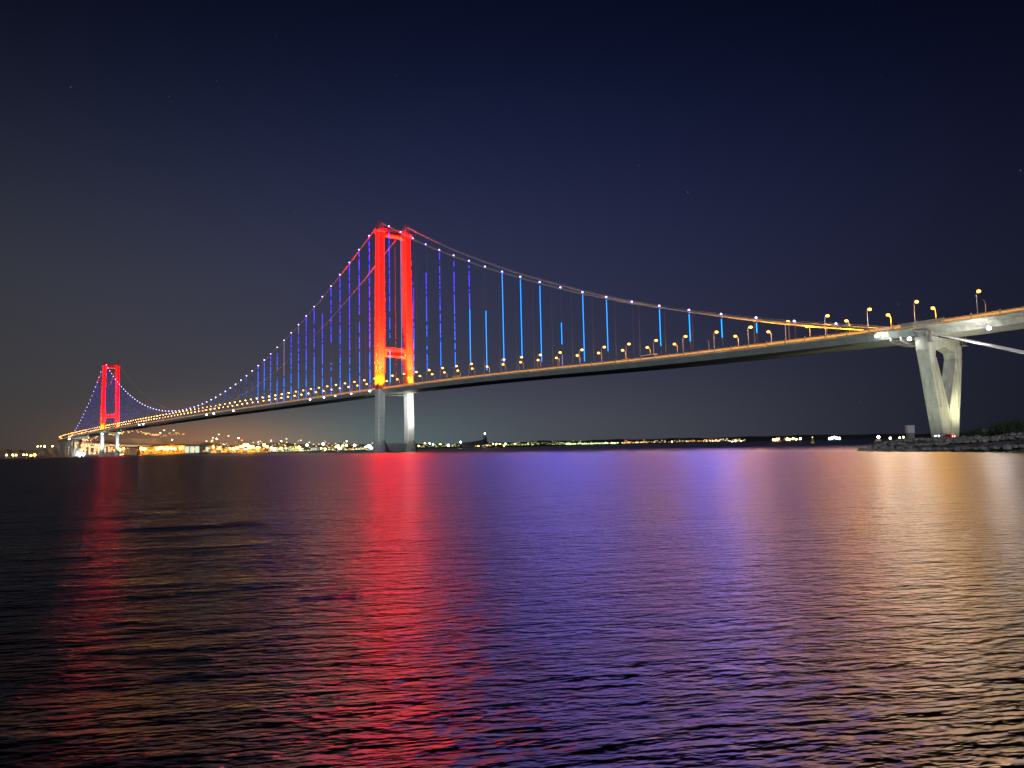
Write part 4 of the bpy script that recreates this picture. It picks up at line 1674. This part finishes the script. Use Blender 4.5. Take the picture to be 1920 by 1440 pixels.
ml = MB()
cols = list(np.linspace(-700, 1900, 180))
grid = []
for px in cols:
    d = heading(px)
    r0 = coast_r(px)
    cc = []
    for j, (dr, fr) in enumerate(((0, 0), (6, .0), (120, .02), (500, .05), (900, .08), (1960, .12), (2030, .55), (2110, .97), (5000, 1.0))):  # steep rise shaped so the hillside catches more light
        h = [-1.5, 2.6, 3.2][j] if j < 3 else 3.2 + (hill_h(px, 0) - 3.2) * fr + 5 * math.sin(px * .05 + j) * fr + 3 * math.sin(px * .13 + j * 2) * fr
        cc.append((CO.x + d.x * (r0 + dr), CO.y + d.y * (r0 + dr), h))
    grid.append(cc)
nrw = len(grid[0])
ml.add([p for c_ in grid for p in c_], [(i * nrw + j, (i + 1) * nrw + j, (i + 1) * nrw + j + 1, i * nrw + j + 1) for i in range(len(cols) - 1) for j in range(nrw - 1)])
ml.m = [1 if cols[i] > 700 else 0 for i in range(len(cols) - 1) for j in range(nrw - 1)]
tag(ml.build("hills", [M_HILL_PALED, M_HILLD]), "low dark far shore rising to hills dotted with lights", kind="structure")


def shore_z(px, r):
    r0 = coast_r(px)
    dr = r - r0
    fr = float(np.interp(dr, [0, 120, 500, 900, 1960, 2030, 2110], [0, .0, .05, .08, .12, .55, 0.97]))
    return 3.2 + (hill_h(px, 0) - 3.2) * fr


# --- port floodlight masts
E_PO = emis("port_sodium_flood", (1.0, 0.42, 0.04), 60)
E_PY = emis("port_yellow_flood", (1.0, 0.72, 0.18), 40)
E_PG = emis("port_green_white_flood", (0.62, 1.0, 0.72), 25)
E_PW = emis("port_white_flood", (0.75, 0.95, 1.0), 60)
MASTS = [  # column, row, kind, size
    (224, 844, 'o', 1.0), (232, 843, 'o', 1.0), (238, 844, 'o', .8), (244, 845, 'o', .8), (264, 842, 'o', 1.2), (270, 843, 'o', 1.2), (279, 842, 'o', 1.3),
    (284, 842, 'o', 1.1), (292, 843, 'o', 1.1), (297, 842, 'o', 1.2), (303, 841, 'o', 1.2), (309, 842, 'o', 1.2), (315, 842, 'o', 1.2), (321, 842, 'o', 1.2), (327, 842, 'o', 1.1),
    (339, 841, 'o', 1.1), (345, 842, 'o', .9), (357, 842, 'w', .8), (364, 844, 'w', .6), (379, 843, 'w', 1.2), (386, 844, 'w', .9), (396, 838, 'y', .8), (400, 839, 'o', .9), (411, 841, 'o', 1.1),
    (418, 842, 'o', 1.2), (430, 842, 'o', 1.2), (438, 842, 'y', 1.0), (445, 841, 'o', 1.1), (451, 838, 'o', 1.2), (458, 836, 'o', 1.4), (463, 835, 'o', 1.4), (468, 839, 'o', 1.4),
    (474, 839, 'o', 1.3), (484, 840, 'o', 1.3), (495, 835, 'o', 1.2), (501, 838, 'o', 1.0), (509, 840, 'g', .8), (515, 842, 'g', 1.1), (527, 841, 'y', 1.0), (561, 839, 'y', 1.2), (563, 843, 'y', .8),
    (576, 835, 'g', 1.1), (606, 833, 'g', 1.2), (602, 841, 'y', .7), (610, 842, 'y', .7), (629, 838, 'y', .8), (634, 836, 'y', .9), (637, 841, 'w', 1.2), (643, 836, 'y', .9), (650, 835, 'y', 1.0),
    (665, 835, 'w', .9), (686, 838, 'g', .7), (692, 837, 'w', 1.6), (697, 840, 'g', .9)]
MM = {'o': (E_PO, "orange"), 'y': (E_PY, "yellow"), 'g': (E_PG, "greenish white"), 'w': (E_PW, "cold white")}


def hz(px):
    a = (px - 960) / FPX
    return 720 + FPX * (CF.z + a * CR.z) / CU.z


for i, (px, py, k, sz) in enumerate(MASTS):
    r = coast_r(px) + 90 + (i * 37 % 60)
    g_ = 3.0
    zt = CO.z + (hz(px) - py) / FPX * r
    zt = max(zt, 8)
    o = empty("floodlight_mast", far_point(px, r, g_), math.atan2(CR.y, CR.x))
    rel = "left of the near tower"
    tag(o, "%s port floodlight mast on the far shore, %s from the left of the row" % (MM[k][1], ordinal(i + 1)), "floodlight mast", "port floodlight masts on the far shore")
    m = MB()
    m.tube([(0, 0, 0), (0, 0, zt - g_)], [.6, .35], 6)
    m.build("mast", M_DARK, o)
    m = MB()
    m.ball((0, -1, zt - g_), 3.9 * sz, 1.25, .5, .9, 8, 5)
    m.build("lamp_cluster", MM[k][0], o)
    if i in (3, 14, 30):
        q_ = far_point(px, r + 2000, 75)
        spot("hill_fill_spot", tuple(far_point(px, r, zt + 8)), tuple(q_), 1.2e8, (1, .62, .35), 70, 1, 2)  # added spot that brightens the hillside behind the port

# bright lamp groups on the shore to the right of the tower and the left end
SH = [(785, 836, 'y', .9), (797, 831, 'o', .9), (806, 832, 'w', 1.0), (812, 833, 'w', .9), (826, 833, 'y', .8), (841, 835, 'g', 2.3), (864, 829, 'w', 1.5), (873, 836, 'y', 1.1), (880, 835, 'o', .6),
      (886, 835, 'y', .7), (897, 836, 'o', .9), (904, 835, 'y', .6), (913, 835, 'y', 1.0), (925, 832, 'g', .9), (931, 832, 'y', .9), (937, 832, 'y', .9), (948, 832, 'g', 1.2), (966, 832, 'y', .9), (945, 836, 'o', 1.1),
      (1136, 830.5, 'w', .8), (1148, 831, 'y', .9), (1152, 831, 'y', .9), (1260, 828, 'w', .8), (1373, 828, 'w', 1.0), (1379, 828, 'y', 1.0), (1390, 828, 'w', .8)]
for i, (px, py, k, sz) in enumerate(SH):
    r = coast_r(px) + 60
    zt = max(6, CO.z + (hz(px) - py) / FPX * r)
    o = empty("shore_lamp", far_point(px, r, 3), math.atan2(CR.y, CR.x))
    tag(o, "%s far-coast lamp right of the near tower, %s from the tower" % (MM[k][1], ordinal(i + 1)), "shore lamp", "bright lamps on the far coast right of the tower")
    m = MB()
    m.tube([(0, 0, 0), (0, 0, zt - 3)], .5, 6)
    m.build("mast", M_DARK, o)
    m = MB()
    m.ball((0, -1, zt - 3), 2.0 * sz * (r / 3500) ** .6, 1.2, .5, .9, 8, 5)
    m.build("lamp_cluster", MM[k][0], o)
LS = [(12, 854, 1.0), (24, 854, 1.1), (30, 854, 1.0), (44, 853.5, 1.0), (50, 853.5, .8), (58, 854.5, 1.2), (65, 853.5, 1.5), (70, 840, .8), (76, 840, .6), (83, 840, 1.1), (98, 839.5, .9)]
for i, (px, py, sz) in enumerate(LS):
    r = coast_r(px) + (50 if py > 850 else 400)
    zt = CO.z + (hz(px) - py) / FPX * r
    o = empty("shore_lamp", far_point(px, r, 2), 0)
    tag(o, "%s amber lamp from the left edge on the far shore, left of the bridge end" % ordinal(i + 1), "shore lamp", "amber lamps left of the bridge end")
    m = MB()
    m.tube([(0, 0, 0), (0, 0, max(1, zt - 2))], .3, 5)
    m.build("mast", M_DARK, o)
    m = MB()
    m.ball((0, 0, max(1.5, zt - 2)), 2.3 * sz, seg=6, rg=4)
    m.build("lamp_cluster", E_PY if sz < 1.2 else E_PO, o)
for px, py, sz, w in ((149, 850, 2.2, "left and larger"), (156, 853, 1.8, "right and lower")):
    r = coast_r(px) - 12
    o = empty("quay_floodlight", far_point(px, r + 40, 2))
    tag(o, "dazzling bluish-white quay light at the far bridge end, the %s of two" % w, "floodlight", "dazzling quay lights")
    m = MB()
    m.tube([(0, 0, -1), (0, 0, 5)], .4, 6)
    m.build("mast", M_DARK, o)
    m = MB()
    m.ball((0, 0, 6), 3.0 * sz, 1.5, .5, .8, 8, 5)
    m.build("lamp_cluster", E_PW, o)

# --- port buildings and gantry cranes
M_SHED = mat("shed_cladding_tan", (0.45, 0.35, 0.22), .8, noise=.1, nscale=.05)
M_SHEDW = mat("shed_cladding_pale", (0.6, 0.62, 0.55), .8, noise=.1, nscale=.05)
M_SHEDY = mat("yellow_cladding", (0.65, 0.55, 0.10), .8, noise=.1, nscale=.05)
E_WIN = emis("lit_window_warm", (1, .42, .10), 0.35)
E_WINW = emis("lit_window_pale", (.8, 1, .75), 0.9)


def building(px0, px1, ytop, dr, body, win, name, cat, label, cols_, rows_, group=None, pitch=0.12, win_fill=.55):
    pc = (px0 + px1) / 2
    r = coast_r(pc) + dr
    w = (px1 - px0) / FPX * r
    zt = CO.z + (hz(pc) - ytop) / FPX * r
    g_ = shore_z(pc, r) if dr > 150 else 3.0
    h = max(5, zt - g_)
    o = empty(name, far_point(pc, r, g_ - .3), math.atan2(CR.y, CR.x))
    tag(o, label, cat, group)
    dp = min(w, 26)
    m = MB()
    m.loft([[(-w / 2, y, 0), (w / 2, y, 0), (w / 2, y, h * (1 - pitch)), (-w / 2, y, h * (1 - pitch))] for y in (-dp / 2, dp / 2)])
    m.build("wall", body, o)
    m = MB()
    m.loft([[(x, -dp / 2 - .8, h * (1 - pitch) + .01), (x, dp / 2 + .8, h * (1 - pitch) + .01), (x, 0, h)] for x in (-w / 2 - .6, w / 2 + .6)])
    m.build("roof", M_HULLB, o)
    for i in range(cols_):
        for j in range(rows_):
            if random.random() > .75:
                continue
            m = MB()
            ww, hh = w / cols_ * win_fill, h * (1 - pitch) / rows_ * win_fill
            m.box(((i + .5 - cols_ / 2) * w / cols_, -dp / 2 - .06, (j + .5) * h * (1 - pitch) / rows_), (ww, .12, hh))
            m.build("window", win, o)
    return o


building(238, 258, 839, 60, M_SHED, E_WIN, "warehouse", "warehouse", "low tan portal-framed warehouse lit orange, just right of the far tower", 4, 1)
building(262, 288, 838, 130, M_SHED, E_WIN, "warehouse", "warehouse", "orange-lit shed behind the second cluster of port lamps", 4, 1)
building(290, 351, 835, 150, M_SHED, E_WIN, "warehouse", "warehouse", "longest orange-lit shed behind the dense port lamp row", 9, 1)
building(350, 376, 835, 70, M_SHEDW, E_WINW, "warehouse", "warehouse", "pale green-white lit hall with big bright doors", 3, 1, win_fill=.8)
building(377, 395, 834, 80, M_SHEDW, E_WINW, "warehouse", "warehouse", "pale hall with an orange end, right of the bright-doored hall", 2, 1)
building(398, 432, 840, 140, M_SHED, E_WIN, "warehouse", "warehouse", "low tan shed under the left gantry crane", 5, 1)
building(447, 500, 842, 150, M_SHED, E_WIN, "warehouse", "warehouse", "long low shed behind the brightest orange lamps", 8, 1)
building(544, 554, 835, 110, M_SHEDY, E_WINW, "storage_block", "building", "square yellow-green lit block between two yellow lamps", 2, 2)
building(584, 600, 838, 90, M_SHEDW, E_WINW, "warehouse", "warehouse", "bluish-white lit shed midway along the right half of the port", 4, 1)
building(622, 628, 836, 100, M_SHEDY, E_WINW, "storage_block", "building", "narrow yellow block left of the A-shaped yellow lights", 1, 2)
building(668, 684, 839, 90, M_SHEDW, E_WINW, "warehouse", "warehouse", "dim teal-lit shed close to the near tower's left leg", 4, 1)
building(200, 214, 848, 50, M_SHED, E_WIN, "warehouse", "warehouse", "low shed between the far tower's two legs", 3, 1)


def crane(px, ybase, r_add, label, hgt, arm, col_):
    r = coast_r(px) + r_add
    o = empty("gantry_crane", far_point(px, r, 3), math.atan2(CR.y, CR.x))
    tag(o, label, "crane", "gantry cranes in the port")
    m = MB()
    for x in (-7, 7):
        for y in (-5, 5):
            m.tube([(x, y, 0), (x * .8, y, hgt)], .8, 4)
        m.box((x * .9, 0, hgt * .5), (1, 10, 1))
    m.box((0, 0, hgt), (15, 11, 1.5))
    m.build("portal_frame", col_, o)
    m = MB()
    m.tube([(-arm * .35, 0, hgt + 3), (arm, 0, hgt + 3)], .9, 4)
    m.tube([(0, 0, hgt), (0, 0, hgt + 14)], .8, 4)
    m.tube([(0, 0, hgt + 14), (arm * .8, 0, hgt + 3.5)], .3, 4)
    m.tube([(0, 0, hgt + 14), (-arm * .3, 0, hgt + 3.5)], .3, 4)
    m.build("boom", col_, o)
    m = MB()
    m.ball((0, 0, hgt + 15), 1.6, seg=6, rg=4)
    m.build("top_lamp", E_WARN, o)


E_WARN = emis("crane_top_lamp", (1, .85, .65), 40)
M_CRN = mat("crane_orange", (0.55, 0.28, 0.08), .6)
M_CRY = mat("crane_yellow", (0.65, 0.55, 0.10), .6)
crane(322, 0, 90, "gantry crane over the dense orange port lamps", 34, 44, M_CRN)
crane(406, 0, 90, "gantry crane with a long boom, left of the brightest lamp cluster", 36, 44, M_CRN)
crane(447, 0, 90, "gantry crane with a long boom over the brightest lamp cluster", 38, 50, M_CRN)
crane(527, 0, 70, "slim crane with a slanting arm right of the orange lamps", 26, 16, M_CRY)
crane(650, 0, 80, "yellow A-framed crane near the right end of the port", 22, 12, M_CRY)

# --- towns on the slopes and along the coast: lights nobody could count
E_T = [emis("town_amber", (1, .45, .12), 2.2, False), emis("town_cream", (1, .8, .5), 2.5, False), emis("town_green_white", (.7, 1, .4), 2.2, False), emis("town_pink", (1, .5, .4), 1.2, False)]
m = MB()


def tl(px, py, r, s_, mi):
    z = CO.z + (hz(px) - py) / FPX * r
    p = far_point(px, r, z)
    m.mi = mi
    m.box(tuple(p), (s_, s_, s_ * .7), random.random())


for i in range(90):      # hillside streets behind the far tower
    px = random.uniform(203, 345)
    tl(px, 816.5 + 2.5 * math.sin(px * .07) + random.gauss(0, 1.1) + (4 if px > 300 else 0) * random.random(), coast_r(px) + 2200, random.uniform(3.2, 5.5) * (1 if px < 300 else .7), 0)
for i in range(60):
    px = random.uniform(150, 186)
    tl(px, random.uniform(812, 852), coast_r(px) + 900 + random.random() * 400, random.uniform(2.5, 5), random.choice((0, 0, 1, 3)))
for i in range(26):
    tl(148 + i * 1.5, 837.5 + i * .18, coast_r(160) + 260, 4.5, 0)
for i in range(70):
    px = random.uniform(120, 190)
    tl(px, random.uniform(835, 852), coast_r(px) + 500, random.uniform(2.5, 4.5), random.choice((0, 1, 3)))
for i in range(170):     # town behind the port
    px = random.uniform(395, 700)
    tl(px, random.triangular(824, 846, 838) + (4 if px > 640 else 0), coast_r(px) + 1500, random.uniform(3, 6.0), random.choice((0, 1, 1, 2, 3)))
for i in range(320):     # waterfront strings
    px = random.uniform(206, 700)
    tl(px, random.uniform(840, 848), coast_r(px) + random.uniform(30, 200), random.uniform(2.5, 6), 0 if px < 500 else random.choice((0, 1, 2, 2)))
for px, py in ((307, 811), (325, 811), (300, 815.5), (399, 823), (410, 817), (428, 819.5), (387, 829), (447, 824), (537, 824), (508, 828), (564, 826.5), (580, 830)):
    tl(px, py, coast_r(px) + 1500, 6.5, 1)
for i in range(230):     # coast right of the tower
    px = random.uniform(778, 1160)
    base_y = hz(px) - 2.2
    tl(px, base_y - abs(random.gauss(0, 2.0)) * (1.5 if px < 1090 else .6), coast_r(px) + 300, random.uniform(2.2, 5) * coast_r(px) / 3800 * .75, random.choice((2, 2, 2, 1, 0)))
for i in range(70):
    px = 1060 + 100 * random.random()
    tl(px, hz(px) - 1.6 - random.random() * 1.5, coast_r(px) + 300, 7, 2)
for i in range(120):
    px = random.uniform(1165, 1345)
    tl(px, hz(px) - 1.5 - abs(random.gauss(0, 2.2)), coast_r(px) + 400, random.uniform(4, 8), random.choice((0, 0, 1)))
for i in range(46):
    px = random.uniform(1320, 1400)
    tl(px, hz(px) - 1.5 - abs(random.gauss(0, 1.6)), coast_r(px) + 400, random.uniform(7, 12), random.choice((0, 1, 1)))
tag(m.build("town_lights", E_T), "mass of tiny amber and greenish lights of the towns along the far coast", kind="stuff")

# the floods point up or inland and throw nothing on the sea: leave it out of what they are sampled for
dry = bpy.data.collections.new("flood_receivers")
dry.objects.link(bpy.data.objects["water"])
for co_ in dry.collection_objects:
    co_.light_linking.link_state = 'EXCLUDE'
dry_t = bpy.data.collections.new("tower_flood_receivers")      # the tower floods are cut off tight round the legs
dry_t.objects.link(bpy.data.objects["water"])
for o in list(bpy.data.objects):
    if o.type == 'MESH' and o.name.split('.')[0] in ("hanger", "light_line", "main_cable", "hand_rope", "deck_girder", "parapet", "street_lamp", "post", "lamp_head"):
        dry_t.objects.link(o)
for co_ in dry_t.collection_objects:
    co_.light_linking.link_state = 'EXCLUDE'
for o in list(bpy.data.objects):
    if o.type == 'LIGHT' and o.data.type in ('SPOT', 'SUN'):
        o.light_linking.receiver_collection = dry_t if o.name.startswith("tower_") else dry
# the cable lamps are hooded towards the bridge: they shine out over the water
hood = bpy.data.collections.new("hooded_from")
for o in list(bpy.data.objects):
    if o.type == 'MESH' and o.name.split('.')[0] in ("main_cable", "hand_rope", "deck_girder", "parapet", "added_glow_screen", "roadway", "hanger", "leg", "crossbeam", "added_glow_strip", "approach_girder", "transition_pier", "pier_bearing", "expansion_joint_screen"):
        hood.objects.link(o)
for co_ in hood.collection_objects:
    co_.light_linking.link_state = 'EXCLUDE'
for o in list(bpy.data.objects):
    if o.type == 'LIGHT' and o.data.name.startswith(("violet_bulb", "flood_bulb")):
        o.light_linking.receiver_collection = hood
world.cycles.sampling_method = 'NONE'      # a faint sky is found well enough by the surfaces themselves
